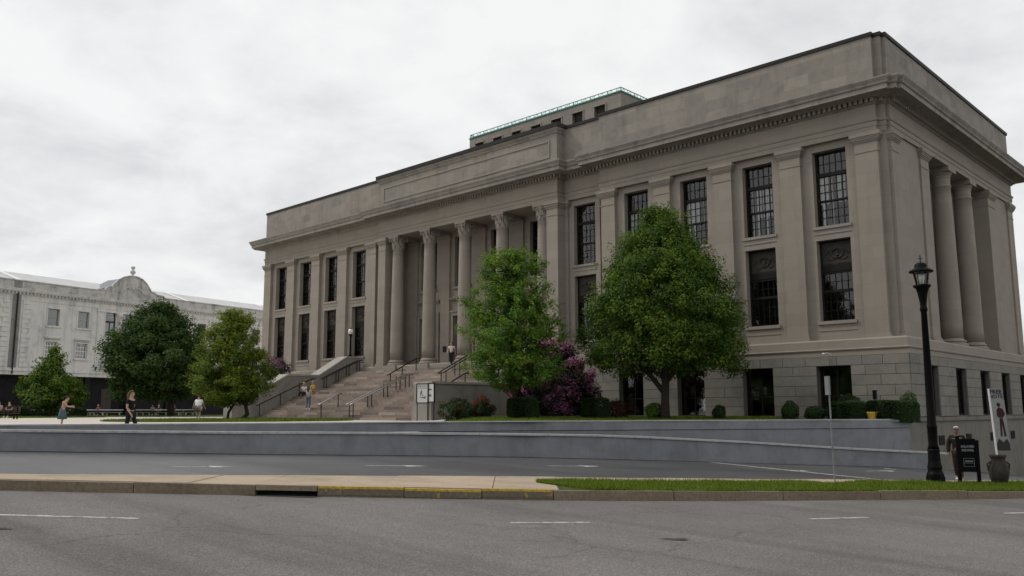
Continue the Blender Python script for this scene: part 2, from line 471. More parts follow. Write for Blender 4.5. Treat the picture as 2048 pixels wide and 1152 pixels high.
M['wall'] = perpiece('painted_grey_wall', [(0.205, 0.217, 0.238), (0.218, 0.230, 0.250), (0.211, 0.223, 0.243)], 0.75, 4, 0.06, 0.3, 0.06)
M['plaza'] = simple('plaza_concrete', (0.52, 0.475, 0.42), 0.85, 0, 0.10, 0.5, 0.3)
M['soil'] = simple('turf_soil', (0.05, 0.075, 0.022), 0.95, 0, 0.4, 5, 0.1)
M['earth'] = simple('bare_earth', (0.10, 0.085, 0.06), 0.95, 0, 0.3, 2, 0.1)
M['grass'] = leafmat('grass_blade', [(0.050, 0.095, 0.010), (0.085, 0.150, 0.013), (0.14, 0.20, 0.022), (0.21, 0.20, 0.05)], 0.3)
M['lf_round'] = leafmat('maple_leaf', [(0.026, 0.060, 0.008), (0.046, 0.096, 0.011), (0.085, 0.145, 0.015), (0.175, 0.215, 0.024)])
M['lf_slim'] = leafmat('zelkova_leaf', [(0.036, 0.086, 0.014), (0.066, 0.138, 0.018), (0.118, 0.202, 0.026), (0.20, 0.28, 0.042)])
M['lf_gold'] = leafmat('magnolia_leaf', [(0.046, 0.082, 0.011), (0.084, 0.132, 0.014), (0.135, 0.182, 0.018), (0.215, 0.225, 0.028)])
M['lf_dark'] = leafmat('oak_leaf', [(0.022, 0.048, 0.011), (0.040, 0.078, 0.015), (0.072, 0.118, 0.022)], 0.25)
M['lf_lime'] = leafmat('linden_leaf', [(0.042, 0.088, 0.013), (0.075, 0.135, 0.015), (0.145, 0.190, 0.018)])
M['lf_box'] = leafmat('boxwood_leaf', [(0.014, 0.030, 0.010), (0.024, 0.050, 0.014), (0.040, 0.075, 0.020)], 0.15)
M['lf_rho'] = leafmat('rhododendron_leaf', [(0.020, 0.030, 0.016), (0.032, 0.048, 0.022)], 0.12)
M['petal'] = leafmat('purple_petal', [(0.24, 0.075, 0.21), (0.40, 0.14, 0.35), (0.56, 0.25, 0.48)], 0.3)
M['lilac'] = leafmat('lilac_petal', [(0.14, 0.075, 0.13), (0.24, 0.14, 0.22), (0.34, 0.21, 0.31)], 0.3)
M['redpetal'] = leafmat('red_petal', [(0.13, 0.012, 0.014), (0.24, 0.025, 0.025), (0.36, 0.05, 0.05)], 0.25)
M['redleaf'] = leafmat('russet_leaf', [(0.035, 0.022, 0.012), (0.06, 0.03, 0.016), (0.09, 0.035, 0.02)], 0.2)
M['bark'] = simple('tree_bark', (0.055, 0.045, 0.036), 0.95, 0, 0.4, 18, 0.2, 0.6)
M['whitestone'] = stone('weathered_white_stone', (0.64, 0.63, 0.605), (2.2, 0.8), 0.03, 0.20, 0.30, 0.04, 0.95)
M['whiteattic'] = stone('stained_white_stone', (0.50, 0.49, 0.465), (2.2, 0.5), 0.06, 0.42, 0.45, 0.04, 0.92)
M['drip'] = stone('water_stained_stone', (0.24, 0.24, 0.235), (2.2, 0.8), 0.05, 0.4, 0.5, 0.03, 0.9)
M['slate'] = simple('pale_metal_roof', (0.50, 0.50, 0.50), 0.5, 0.0, 0.08, 0.6, 0.5)
M['slatedark'] = simple('dark_slate_roof', (0.16, 0.17, 0.19), 0.6, 0.0, 0.15, 3, 0.4)
M['shade'] = simple('roller_shade', (0.36, 0.36, 0.33), 0.85, 0, 0.1, 4)
M['whitepaint'] = simple('white_paint', (0.78, 0.78, 0.76), 0.5, 0, 0.05, 6)
M['brickdark'] = simple('dark_shopfront', (0.012, 0.011, 0.0115), 0.7, 0, 0.35, 1.5, 0.15)
M['yellow'] = simple('yellow_paint', (0.46, 0.31, 0.03), 0.65, 0, 0.35, 14)
M['paper'] = simple('notice_paper', (0.62, 0.62, 0.60), 0.4, 0, 0.06, 5)
M['bannerpaper'] = simple('banner_vinyl', (0.26, 0.265, 0.27), 0.5, 0, 0.1, 6)  # white vinyl, greyed in its colour to carry lens falloff
M['ink'] = simple('dark_print', (0.16, 0.16, 0.16), 0.6)
M['ink_black'] = simple('black_print', (0.02, 0.02, 0.02), 0.6)
M['ink_light'] = simple('pale_print', (0.20, 0.21, 0.215), 0.7, spec=.2)
M['ink_maroon'] = simple('maroon_print', (0.045, 0.018, 0.024), 0.6, spec=.2)
M['pot'] = simple('clay_pot', (0.040, 0.034, 0.028), 0.8, 0, 0.3, 6, 0.3)
M['galv'] = simple('galvanised_steel', (0.22, 0.225, 0.23), 0.55, 0.3, 0.2, 10)
M['lampglass'] = glassmat('lamp_glass', (0.92, 0.93, 0.93), 1.45, 0.0)
M['globe'] = simple('opal_globe', (0.72, 0.72, 0.70), 0.25, 0, 0.03, 3)
M['wood'] = simple('weathered_wood', (0.12, 0.09, 0.065), 0.8, 0, 0.3, 8)

# kerb with flaking yellow paint along its top
def kerb_yellow():
    m_, nt, b = mat_new('kerb_yellow_paint')
    p = wpos(nt); n_ = noise(nt, p, 2.4, 8, 0.7, 0.6)
    n2_ = noise(nt, p, 18, 4)
    r = ramp(nt, n_.outputs['Fac'], [(0.435, (0.38, 0.25, 0.03)), (0.46, (0.135, 0.112, 0.080))])
    g = ramp(nt, n2_.outputs['Fac'], [(0.3, (0.72,) * 3), (0.7, (1.2,) * 3)])
    c = mixc(nt, 'MULTIPLY', 1.0, r.outputs[0], g.outputs[0])
    nt.links.new(c, b.inputs['Base Color']); b.inputs['Roughness'].default_value = 0.75
    return m_
M['kerbyellow'] = kerb_yellow()

# ------------------------------------------------------------------ ground, road, kerb, pavement, lane, terrace
def strip(name, mat, a_list, d0, d1, zf, nd=6, kind='structure', offs=None):
    """sheet between two lines d0(a) and d1(a)"""
    mb = MB(); k = nd + 1
    for a in a_list:
        x, y = d0(a), d1(a)
        for j in range(k):
            t = j / nd; d = x + (y - x) * t
            mb.v.append(tuple(W(a, d, zf(a, d))))
    for i in range(len(a_list) - 1):
        for j in range(nd):
            p = i * k + j
            mb.f.append((p, p + k, p + k + 1, p + 1))
    return mb.build(name, mat, None, smooth=True, kind=kind)
def arange(a, b, s):
    n = max(1, int(round((b - a) / s))); return [a + (b - a) * i / n for i in range(n + 1)]

# one big sheet out to the horizon, dropping below the street in front of the wall
def ground():
    A = [-1500, -700, -350, -180, -110, -80] + arange(-60, 17.4, 2.0) + [18.2] + arange(20, 60, 4) + [90, 160, 350, 700, 1500]
    O = [-1500, -500, -200, -80, -40, -12, 0.6, 2.17, 2.33, 4, 8, 15, 30, 60, 120, 250, 600, 1500]
    mb = MB()
    for a in A:
        aa = min(60, max(-60, a))
        for o_ in O:
            st = ZS(a) - 0.30
            z = (HP(a, o_) - 0.22) if (o_ >= 2.3 and a < 17.9) else st
            sh = max(0, min(18.2, aa) - 15.5) * 0.35 if o_ > 2 else 0
            mb.v.append(tuple(W(a, wall_d(min(18.5, aa)) + o_ + sh, z)))
    k = len(O)
    for i in range(len(A) - 1):
        for j in range(k - 1):
            p = i * k + j; mb.f.append((p, p + k, p + k + 1, p + 1))
    return mb.build('ground', M['earth'], None, smooth=False, kind='structure')
ground()
strip('road', M['road'], [-400, -200, -120, -80] + arange(-60, 60, 2.0) + [90, 150, 300], lambda a: -60, lambda a: kerb_d(min(60, max(-60, a))) + 0.1, lambda a, d: ZS(a), 8)
strip('access_lane', M['lane'], arange(-60, 40, 1.5), lambda a: swb_d(a) - 0.1, lambda a: wall_d(a) + 0.15 if a < 18 else 60.0, lambda a, d: ZS(a) + 0.03, 8)
strip('plaza', M['plaza'], [-260, -180, -120, -90] + arange(-70, -3, 1.5), lambda a: wall_d(max(-60, a)) + 2.45, lambda a: 190, lambda a, d: HP(a, d - wall_d(max(-60, a))) + 0.005, 60)

# lawn in front of the right wing
LAWN_A = arange(-3.4, 17.6, 0.7)
strip('lawn', M['soil'], LAWN_A, lambda a: wall_d(a) + 2.45, lambda a: 62 - max(0, a) * 1.1, lambda a, d: HP(a, d - wall_d(a)) + 0.02, 20)

def blades(name, pts, hmin, hmax, mat, seed, width=0.012):
    rng = np.random.default_rng(seed); n = len(pts); P = np.array(pts, float)
    h = rng.uniform(hmin, hmax, n) * (0.75 + 0.5 * (0.5 + 0.5 * np.sin(1.7 * P[:, 0] + 2.1 * np.sin(.9 * P[:, 1]))) + 0.5 * (rng.random(n) ** 6)); an = rng.uniform(0, 6.283, n); lean = rng.normal(0, 0.35, (n, 2)) * h[:, None]
    dx = np.stack([np.cos(an), np.sin(an), np.zeros(n)], 1) * width
    v = np.empty((n, 3, 3)); v[:, 0] = P - dx; v[:, 1] = P + dx
    v[:, 2] = P; v[:, 2, 2] += h; v[:, 2, :2] += lean
    me = bpy.data.meshes.new(name)
    me.vertices.add(3 * n); me.vertices.foreach_set('co', v.reshape(-1))
    me.loops.add(3 * n); me.loops.foreach_set('vertex_index', np.arange(3 * n, dtype=np.int32))
    me.polygons.add(n); me.polygons.foreach_set('loop_start', np.arange(0, 3 * n, 3, dtype=np.int32))
    at = me.attributes.new('tint', 'FLOAT', 'POINT'); at.data.foreach_set('value', np.repeat(rng.uniform(0, 1, n), 3).astype(np.float32))
    me.update(); me.validate(); me.materials.append(mat)
    o = link(bpy.data.objects.new(name, me)); return o
random.seed(5)
# verge between kerb and lane
def verge_back(a): return swb_d(a) - (1.35 if a < 9 else 1.15)
strip('verge_soil', M['soil'], arange(0.95, 40, 0.6), lambda a: kerb_d(a) + 0.17, lambda a: max(kerb_d(a) + 0.2, verge_back(a)), lambda a, d: ZS(a) + KH + 0.006, 4)
pts = []
while len(pts) < 60000:
    a = random.uniform(0.55, 17); d0, d1 = kerb_d(a) + 0.16, verge_back(a)
    if a < 1.6: d0 += (1.6 - a) * 1.6
    if d1 <= d0: continue
    d = random.uniform(d0 - 0.05, d1 + random.uniform(-0.1, 0.12))
    p = W(a, d, ZS(a) + KH)
    if random.random() > .12 + .88 * (0.5 + 0.5 * math.sin(3.1 * a + 1.3 * math.sin(2.3 * d)) * math.sin(2.7 * d + .8 * math.sin(1.9 * a))): continue
    pts.append(tuple(p))
tag(blades('verge_grass', pts, 0.03, 0.105, M['grass'], 1, 0.010), 'bright green grass on the verge between kerb and lane', 'grass', kind='stuff')
pts = []
for _ in range(30000):
    a = random.uniform(-3.2, 14); d = wall_d(a) + random.uniform(2.6, 11)
    p = W(a, d, HP(a, d - wall_d(a)) + 0.015); pts.append(tuple(p))
tag(blades('lawn_grass', pts, 0.04, 0.11, M['grass'], 2, 0.016), 'green lawn behind the grey wall in front of the right wing', 'grass', kind='stuff')
# grass islands on the plaza
def island(ca, cd, ra, rd, seed, n):
    mb = MB(); k = 40
    ring = []
    for i in range(k):
        t = 2 * math.pi * i / k; a = ca + ra * math.cos(t); d = cd + rd * math.sin(t)
        ring.append(tuple(W(a, d, HP(a, d - wall_d(a)) + 0.03)))
    mb.face(ring); mb.build('grass_island_soil', M['soil'], kind='structure')
    rnd = random.Random(seed); ps = []
    for _ in range(n):
        t = rnd.uniform(0, 6.283); q = math.sqrt(rnd.random()); a = ca + ra * q * math.cos(t); d = cd + rd * q * math.sin(t)
        ps.append(tuple(W(a, d, HP(a, d - wall_d(a)) + 0.025)))
    return blades('island_grass', ps, 0.05, 0.14, M['grass'], seed, 0.03)
tag(island(-17.2, 53.0, 7.4, 6.5, 11, 14000), 'grass island under the two-stemmed tree on the plaza', 'grass', kind='stuff')
tag(island(-54.0, 84.0, 14.0, 9.0, 12, 10000), 'grass island under the small tree at the far left', 'grass', kind='stuff')
tag(island(-38.0, 98.0, 17.0, 7.0, 13, 10000), 'grass strip under the big dark tree by the tables', 'grass', kind='stuff')

# kerb stones
kerb = thing('kerb', (0, 0, 0), None, None); kerb['kind'] = 'structure'
JO = [-9.6 - 2.6 * i for i in range(1, 12)][::-1] + [-9.6, -7.0, -4.85, -3.72, -2.1, -0.6, 0.83, 3.4, 6.0, 8.6, 11.2, 13.8, 16.4, 19.0, 21.6, 24.2]
for i, (a0, a1) in enumerate(zip(JO, JO[1:])):
    mb = MB(); g = 0.008; q0, q1 = a0 + g, a1 - g
    lift0 = random.uniform(-0.012, 0.012); lift1 = lift0 + random.uniform(-0.01, 0.01)
    inlet = abs(a0 + 4.85) < 0.01
    zb = (lambda a: ZS(a) + 0.10) if inlet else (lambda a: ZS(a) - 0.12)
    k0, k1 = kerb_d(q0), kerb_d(q1)
    fo = 0.012
    P = [W(q0, k0, zb(q0)), W(q1, k1, zb(q1)), W(q1, k1 + 0.18, zb(q1)), W(q0, k0 + 0.18, zb(q0)),
         W(q0, k0 + 0.025, ZS(q0) + KH + lift0), W(q1, k1 + 0.025, ZS(q1) + KH + lift1), W(q1, k1 + 0.18, ZS(q1) + KH + lift1), W(q0, k0 + 0.18, ZS(q0) + KH + lift0)]
    mb.hexa(P); ks = mb.build('kerb_stone', M['kerb'], kerb)
    if -3.8 < a0 < 0.5:
        def edge(dz, dd, a, k_): return W(a, k_ + dd, ZS(a) + KH + (lift0 if a < (q0 + q1) / 2 else lift1) + dz)
        mp_ = MB(); mp_.face([edge(-.04, .016, q0, k0), edge(-.04, .016, q1, k1), edge(.003, .020, q1, k1), edge(.003, .020, q0, k0)])
        mp_.face([edge(.003, .020, q0, k0), edge(.003, .020, q1, k1), edge(.003, .10, q1, k1), edge(.003, .10, q0, k0)])
        mp_.build('yellow_edge_paint', M['yellow'], ks)
        mp_ = MB(); mp_.face([edge(-.16, -.001, q0, k0), edge(-.16, -.001, q1, k1), edge(-.04, .014, q1, k1), edge(-.04, .014, q0, k0)])
        mp_.build('flaking_paint', M['kerbyellow'], ks)
# storm drain: shade of its hollow put in as a near-black box and sheet
mb = MB()
mb.hexa([W(-4.85, kerb_d(-4.85) + 0.18, ZS(-4.85) - 0.5), W(-3.72, kerb_d(-3.72) + 0.18, ZS(-3.72) - 0.5), W(-3.72, kerb_d(-3.72) + 1.0, ZS(-3.72) - 0.5), W(-4.85, kerb_d(-4.85) + 1.0, ZS(-4.85) - 0.5),
         W(-4.85, kerb_d(-4.85) + 0.18, ZS(-4.85) + 0.12), W(-3.72, kerb_d(-3.72) + 0.18, ZS(-3.72) + 0.12), W(-3.72, kerb_d(-3.72) + 1.0, ZS(-3.72) + 0.12), W(-4.85, kerb_d(-4.85) + 1.0, ZS(-4.85) + 0.12)])
mb.build('drain_chamber', M['dark'], kerb)
mb = MB(); z = 0.005
mb.face([W(-5.15, kerb_d(-5.15) - 0.03, ZS(-5.15) + z), W(-4.3, kerb_d(-4.3) - 0.22, ZS(-4.3) + z), W(-3.75, kerb_d(-3.75) - 0.30, ZS(-3.75) + z), W(-3.62, kerb_d(-3.62) - 0.02, ZS(-3.62) + z), W(-4.4, kerb_d(-4.4) + 0.16, ZS(-4.4) + z)])
tag(mb.build('storm_drain', M['dark'], None), 'flat dark sheet for the shaded storm drain mouth in the gutter under the kerb', 'drain')

# pavement slabs
walk = thing('sidewalk', (0, 0, 0), None, None); walk['kind'] = 'structure'
JW = [-60, -50, -40, -34, -29, -25] + [-21.0, -17.6, -14.2, -11.2, -8.6, -6.1, -4.9, -2.6, -0.4, 1.05]
def slab(a0, a1, f0, f1, name='paving_slab'):
    mb = MB(); n = 4; k = 2
    up = random.uniform(-0.006, 0.006)
    for i in range(n + 1):
        a = a0 + 0.008 + (a1 - a0 - 0.016) * i / n
        zz = ZS(a) + KH + up
        mb.v += [tuple(W(a, f0(a), zz)), tuple(W(a, f1(a), zz)), tuple(W(a, f0(a), zz - 0.25)), tuple(W(a, f1(a), zz - 0.25))]
    for i in range(n):
        p = i * 4
        mb.f += [(p, p + 4, p + 5, p + 1), (p, p + 2, p + 6, p + 4), (p + 1, p + 5, p + 7, p + 3)]
    mb.f += [(0, 1, 3, 2), (n * 4, n * 4 + 2, n * 4 + 3, n * 4 + 1)]
    mb.build(name, M['walk'], walk)
for a0, a1 in zip(JW, JW[1:]):
    slab(a0, a1, lambda a: kerb_d(a) + 0.19, lambda a: max(kerb_d(a) + 0.3, swb_d(a)))
for a0, a1 in zip(arange(1.05, 26, 2.6), arange(1.05, 26, 2.6)[1:]):
    slab(a0, a1, lambda a: verge_back(a) + 0.02 + max(0, 2.2 - a) * -0.9 if a < 2.2 else verge_back(a) + 0.02, swb_d)

# road markings
def dash(a0, a1, d0, d1, w=0.1, z=0.004, name='lane_dash', mat='mark', zbase=ZS):
    mb = MB(); v = Vector((a1 - a0, d1 - d0)).normalized(); nx, ny = -v.y * w / 2, v.x * w / 2
    mb.face([W(a0 + nx, d0 + ny, zbase(a0) + z), W(a0 - nx, d0 - ny, zbase(a0) + z), W(a1 - nx, d1 - ny, zbase(a1) + z), W(a1 + nx, d1 + ny, zbase(a1) + z)])
    return mb
mk = thing('road_markings', (0, 0, 0), None, None); mk['kind'] = 'structure'
for s_ in [(-12.6, -11.0, 12.2, 12.3), (-8.6, -5.45, 12.62, 12.85), (-0.03, 1.26, 13.9, 14.3), (5.4, 6.68, 15.95, 16.55), (10.25, 11.6, 18.3, 18.9), (15, 16.3, 20.5, 21.2)]:
    dash(*s_, w=0.11).build('lane_dash', M['mark'], mk)
ZL = lambda a: ZS(a) + 0.03
dash(7.3, 11.9, 35.0, 26.4, 0.12, zbase=ZL).build('lane_edge_line', M['mark'], mk)
dash(14.6, 17.9, 34.3, 27.4, 0.10, zbase=ZL).build('lane_edge_line', M['mark'], mk)
for a0, d0, a1, d1 in [(-8.7, 22.3, -7.35, 23.0), (-4.25, 25.2, -2.5, 26.0), (1.15, 28.1, 3.0, 29.0), (9.5, 30.7, 10.4, 30.4), (12.9, 31.8, 14.3, 32.6), (-14.5, 20.5, -13.2, 21.0)]:
    mb = MB(); v = Vector((a1 - a0, d1 - d0)).normalized(); n_ = Vector((-v.y, v.x))
    def q(t, s):
        a = a0 + (a1 - a0) * t + n_.x * s; d = d0 + (d1 - d0) * t + n_.y * s
        return W(a, d, ZL(a) + 0.004)
    mb.face([q(0, 0.05), q(0, -0.05), q(0.62, -0.05), q(0.62, -0.28), q(1, 0), q(0.62, 0.28), q(0.62, 0.05)])
    mb.build('lane_arrow', M['mark'], mk)
# repaired asphalt patch at the left and a small dark patch
mb = MB(); rnd = random.Random(3)
for j in range(9):
    cx_ = -7.9 + rnd.uniform(-1.1, 1.4); cd_ = 11.55 + rnd.uniform(-.22, .22); ra_ = rnd.uniform(.25, .75); rd_ = rnd.uniform(.02, .07)
    mb.face([W(cx_ + ra_ * math.cos(t) * rnd.uniform(.6, 1.1), cd_ + rd_ * math.sin(t) * rnd.uniform(.4, 1.3) + .05 * math.sin(4 * ra_ * math.cos(t)), ZS(cx_ + ra_ * math.cos(t)) + 0.006 + .001 * j) for t in [i * 0.3142 for i in range(20)]])
mb.build('asphalt_patch', M['patch'], mk, kind='stuff')
mb = MB()
mb.face([W(2.35 + 0.22 * math.cos(t) * rnd.uniform(.7, 1.2), 12.7 + 0.10 * math.sin(t) * rnd.uniform(.6, 1.2), ZS(2.35) + 0.010) for t in [i * 0.449 for i in range(14)]])
mb.build('asphalt_patch', M['patch'], mk)

# ------------------------------------------------------------------ grey retaining walls along the lane
COPZ = [(-60, 0.9), (-30, 0.42), (-15.2, 0.05), (-12, -0.02), (-8.3, -0.10), (-5.8, -0.14), (0, -0.27), (3, -0.33), (5.4, -0.43), (9.3, -0.64), (13.7, -0.93), (16.6, -1.09), (17.9, -1.16)]
def cop_z(a): return interp(COPZ, a)
low = thing('low_wall', W(0, wall_d(0), ZS(0)), 'low painted grey wall with sloping concrete coping along the asphalt lane', 'wall')
def prism_ad(mb, a0, a1, f0, f1, zb, zt):
    mb.hexa([W(a0, f0(a0), zb(a0)), W(a1, f0(a1), zb(a1)), W(a1, f1(a1), zb(a1)), W(a0, f1(a0), zb(a0)),
             W(a0, f0(a0), zt(a0)), W(a1, f0(a1), zt(a1)), W(a1, f1(a1), zt(a1)), W(a0, f1(a0), zt(a0))])
PJ = arange(-45, -15.2, 3.7) + [-12.2, -8.3, -5.8, -3, 0.5, 3, 5.4, 7.3, 9.3, 11.5, 13.7, 15.5, 17.2]
for a0, a1 in zip(PJ, PJ[1:]):
    mb = MB(); g = 0.0018
    prism_ad(mb, a0 + g, a1 - g, lambda a: wall_d(a), lambda a: wall_d(a) + 0.26, lambda a: ZS(a) - 0.3, lambda a: cop_z(a) - 0.07)
    mb.build('wall_panel', M['wall'], low)
CJ = arange(-45, -17, 2.8) + [-14.2, -11.6, -9.0, -6.5, -4.0, -1.2, 1.4, 3.3, 5.4, 7.4, 9.3, 11.5, 13.7, 15.8, 17.9]
for a0, a1 in zip(CJ, CJ[1:]):
    mb = MB(); g = 0.006
    prism_ad(mb, a0 + g, a1 - g, lambda a: wall_d(a) - 0.06, lambda a: wall_d(a) + 0.32, lambda a: cop_z(a) - 0.07, lambda a: cop_z(a) + 0.0)
    mb.build('coping_stone', M['walltop'], low)
mb = MB(); prism_ad(mb, 17.2, 17.85, lambda a: wall_d(a) - 0.03, lambda a: wall_d(a) + 0.30, lambda a: ZS(a) - 0.3, lambda a: cop_z(a) - 0.07)
mb.build('end_pier', M['base'], low)
# dark strip of uneven width where wall meets asphalt
mb = MB()
for a0, a1 in zip(arange(-45, 17, 1.1), arange(-45, 17, 1.1)[1:]):
    w0, w1 = random.uniform(0.12, 0.3), random.uniform(0.12, 0.3)
    mb.face([W(a0, wall_d(a0) - w0, ZL(a0) + 0.006), W(a1, wall_d(a1) - w1, ZL(a1) + 0.006), W(a1, wall_d(a1) + 0.02, ZL(a1) + 0.006), W(a0, wall_d(a0) + 0.02, ZL(a0) + 0.006)])
mb.build('wall_foot_strip', M['patch'], low)

up_ = thing('terrace_wall', W(0, wall_d(0) + 2.2, -0.2), 'tall painted grey retaining wall with pale top edge holding the terrace lawn', 'wall')
UW = lambda a: wall_d(a) + 2.1 + max(0, a - 15.5) * 0.35
UT = lambda a: 0.15 + 0.02 * sstep(a, 3, 17)
UJ = arange(-45, -20, 5) + [-16, -11, -6, -2.2, 1.6, 5.0, 8.4, 11.6, 14.6, 17.75]
for a0, a1 in zip(UJ, UJ[1:]):
    mb = MB(); g = 0.0018
    n_ = 4
    for i in range(n_):
        b0 = a0 + g + (a1 - a0 - 2 * g) * i / n_; b1 = a0 + g + (a1 - a0 - 2 * g) * (i + 1) / n_
        prism_ad(mb, b0, b1, UW, lambda a: UW(a) + 0.3, lambda a: ZS(a) - 0.4, lambda a: UT(a) - 0.38)
        prism_ad(mb, b0, b1, lambda a: UW(a) - 0.035, lambda a: UW(a) + 0.33, lambda a: UT(a) - 0.36, lambda a: UT(a) - 0.02)
    mb.build('wall_panel', M['wall'], up_)
for a0, a1 in zip(UJ, UJ[1:]):
    mb = MB(); prism_ad(mb, a0 + 0.004, a1 - 0.004, lambda a: UW(a) - 0.055, lambda a: UW(a) + 0.36, lambda a: UT(a) - 0.018, lambda a: UT(a) + 0.022)
    mb.build('coping_stone', M['walltop'], up_)
# short return from the wall end back to the building
mb = MB()
p0 = W(17.75, UW(17.75), 0); p1 = Vector((1.75, -1.1, 0))
mb.hexa([(p0.x, p0.y, -2.6), (p1.x, p1.y, -2.6), (p1.x - 0.3, p1.y + 0.1, -2.6), (p0.x - 0.3, p0.y + 0.1, -2.6), (p0.x, p0.y, 0.15), (p1.x, p1.y, 0.15), (p1.x - 0.3, p1.y + 0.1, 0.15), (p0.x - 0.3, p0.y + 0.1, 0.15)])
mb.build('return_panel', M['base'], up_)

# ------------------------------------------------------------------ main building
BLD = thing('stone_building', (-28.7, 0, 0), 'huge tan limestone public building with columned entrance portico and tall dark windows', 'building')
FOOT = [(-58.45, 0.5), (-57.93, 0.5), (-57.93, 0.0), (-39.62, 0.0), (-39.62, -0.3), (-20.3, -0.3), (-20.3, 0.4), (-16.98, 0.4), (-16.98, 0.0),
        (0.58, 0.0), (0.58, 0.25), (0.93, 0.25), (0.93, 0.5), (1.1, 0.5), (1.1, 22.9), (-58.45, 22.9)]
# entablature
mb = MB().sweep(FOOT, [(-0.9, 14.52), (0.0, 14.52), (0.0, 14.78), (0.03, 14.79), (0.03, 15.02), (0.07, 15.04), (0.10, 15.12), (0.10, 15.15), (0.0, 15.17), (0.0, 15.90)])
mb.build('architrave_and_frieze', M['lime'], BLD)
mb = MB().sweep(FOOT, [(0.0, 15.90), (0.06, 15.92), (0.12, 15.97), (0.12, 16.20), (0.30, 16.21), (0.36, 16.25), (0.94, 16.27), (0.95, 16.24), (0.96, 16.24), (0.96, 16.47), (1.00, 16.49),
                       (1.04, 16.53), (1.06, 16.62), (1.13, 16.74), (1.16, 16.80), (1.16, 16.86), (-0.02, 17.05)])
mb.build('cornice', M['cornice'], BLD)
# dentils along front and side
mb = MB()
k = len(FOOT)
for i in range(3, 14):
    p1 = Vector(FOOT[i]); p2 = Vector(FOOT[(i + 1) % k]); d = p2 - p1; L = d.length
    if L < 0.1: continue
    d.normalize(); n_ = Vector((d.y, -d.x))
    # lengthen / shorten at mitres
    s0 = -0.1 if True else 0
    cnt = max(1, int((L + 0.2) / 0.27))
    for j in range(cnt):
        c = p1 + d * (s0 + (j + 0.5) * (L + 0.2) / cnt)
        a = c - d * 0.075 + n_ * 0.10; b = c + d * 0.075 + n_ * 0.10
        e_ = b + n_ * 0.19; f_ = a + n_ * 0.19
        mb.hexa([(a.x, a.y, 15.99), (f_.x, f_.y, 15.99), (e_.x, e_.y, 15.99), (b.x, b.y, 15.99), (a.x, a.y, 16.205), (f_.x, f_.y, 16.205), (e_.x, e_.y, 16.205), (b.x, b.y, 16.205)])
mb.build('dentil_course', M['lime'], BLD, kind='stuff')
# attic / parapet
mb = MB().sweep(FOOT, [(-0.02, 16.95), (0.06, 17.0), (0.06, 17.15), (-0.02, 17.2), (-0.02, 19.52)])
mb.build('attic_wall', M['attic'], BLD)
mb = MB().sweep(FOOT, [(-0.02, 19.52), (0.05, 19.53), (0.06, 19.72), (-0.45, 19.74), (-0.45, 18.6)])
mb.build('parapet_coping', M['coping'], BLD)
# portico attic: cap moulding and framed panel
mb = MB()
mb.sweep([(-39.62, -0.3), (-20.3, -0.3), (-20.3, 0.6), (-39.62, 0.6)], [(-0.01, 19.15), (0.04, 19.18), (0.06, 19.28), (0.14, 19.36), (0.20, 19.44), (0.20, 19.49), (0.0, 19.50)])
mb.build('attic_cap_moulding', M['cornice'], BLD)
mb = MB().sweep([(-39.62, -0.3), (-20.3, -0.3), (-20.3, 0.6), (-39.62, 0.6)], [(0.02, 19.50), (0.24, 19.51), (0.26, 19.80), (-0.5, 19.86)])
mb.build('attic_cap_flashing', M['coping'], BLD)
mb = MB()
for (u0, u1, z0, z1) in ((-39.1, -20.95, 18.66, 18.74), (-39.1, -20.95, 17.52, 17.60), (-39.1, -39.02, 17.60, 18.66), (-21.03, -20.95, 17.60, 18.66)):
    mb.fbox(FRONT, u0, u1, z0, z1, 0.28, 0.335)
mb.build('attic_panel_frame', M['lime'], BLD)
# roof deck
MB().prism([(-58.2, 0.3), (0.9, 0.7), (0.9, 22.6), (-58.2, 22.6)], 18.3, 18.5).build('roof_deck', M['coping'], BLD)

# --- wing walls with window openings
BAY = 4.1
WW = 0.90; UZ0, UZ1, LZ0, LZ1 = 10.08, 14.12, 5.11, 9.35
right_c = [-2.05 - BAY * i for i in range(4)]
left_c = [-43.0 - BAY * i for i in range(4)]
rec_c = -18.75
def openings(cs): return [h for c in cs for h in ((c - WW, c + WW, UZ0, UZ1), (c - WW, c + WW, LZ0, LZ1))]
mb = MB().holes(FRONT, -16.4, 0.0, 3.9, 14.60, -0.27, openings(right_c), 0.55)
mb.build('right_wing_wall', M['lime'], BLD)
mb = MB().holes(FRONT, -57.4, -40.0, 3.9, 14.60, -0.27, openings(left_c), 0.55)
mb.build('left_wing_wall', M['lime'], BLD)
mb = MB().holes(FRONT, -20.4, -16.4, 3.9, 14.60, -0.62, openings([rec_c]), 0.5)
mb.build('recessed_bay_wall', M['lime'], BLD)
mb = MB()
mb.box(-16.98, -16.9, 0.0, 1.0, 3.9, 14.6)
mb.build('wing_return', M['lime'], BLD)
# window surround strips: spandrel ledges, sills
mb = MB()
for c, n0 in [(c, -0.27) for c in right_c + left_c] + [(rec_c, -0.62)]:
    mb.fbox(FRONT, c - 1.02, c + 1.02, 9.93, 10.08, n0 - 0.02, n0 + 0.07)
    mb.fbox(FRONT, c - 0.98, c + 0.98, 9.66, 9.70, n0 - 0.02, n0 + 0.035)
    mb.fbox(FRONT, c - 1.02, c + 1.02, 4.94, 5.11, n0 - 0.02, n0 + 0.09)
    mb.fbox(FRONT, c - 0.98, c + 0.98, 4.60, 4.64, n0 - 0.02, n0 + 0.03)
mb.build('window_sills', M['lime'], BLD, kind='stuff')
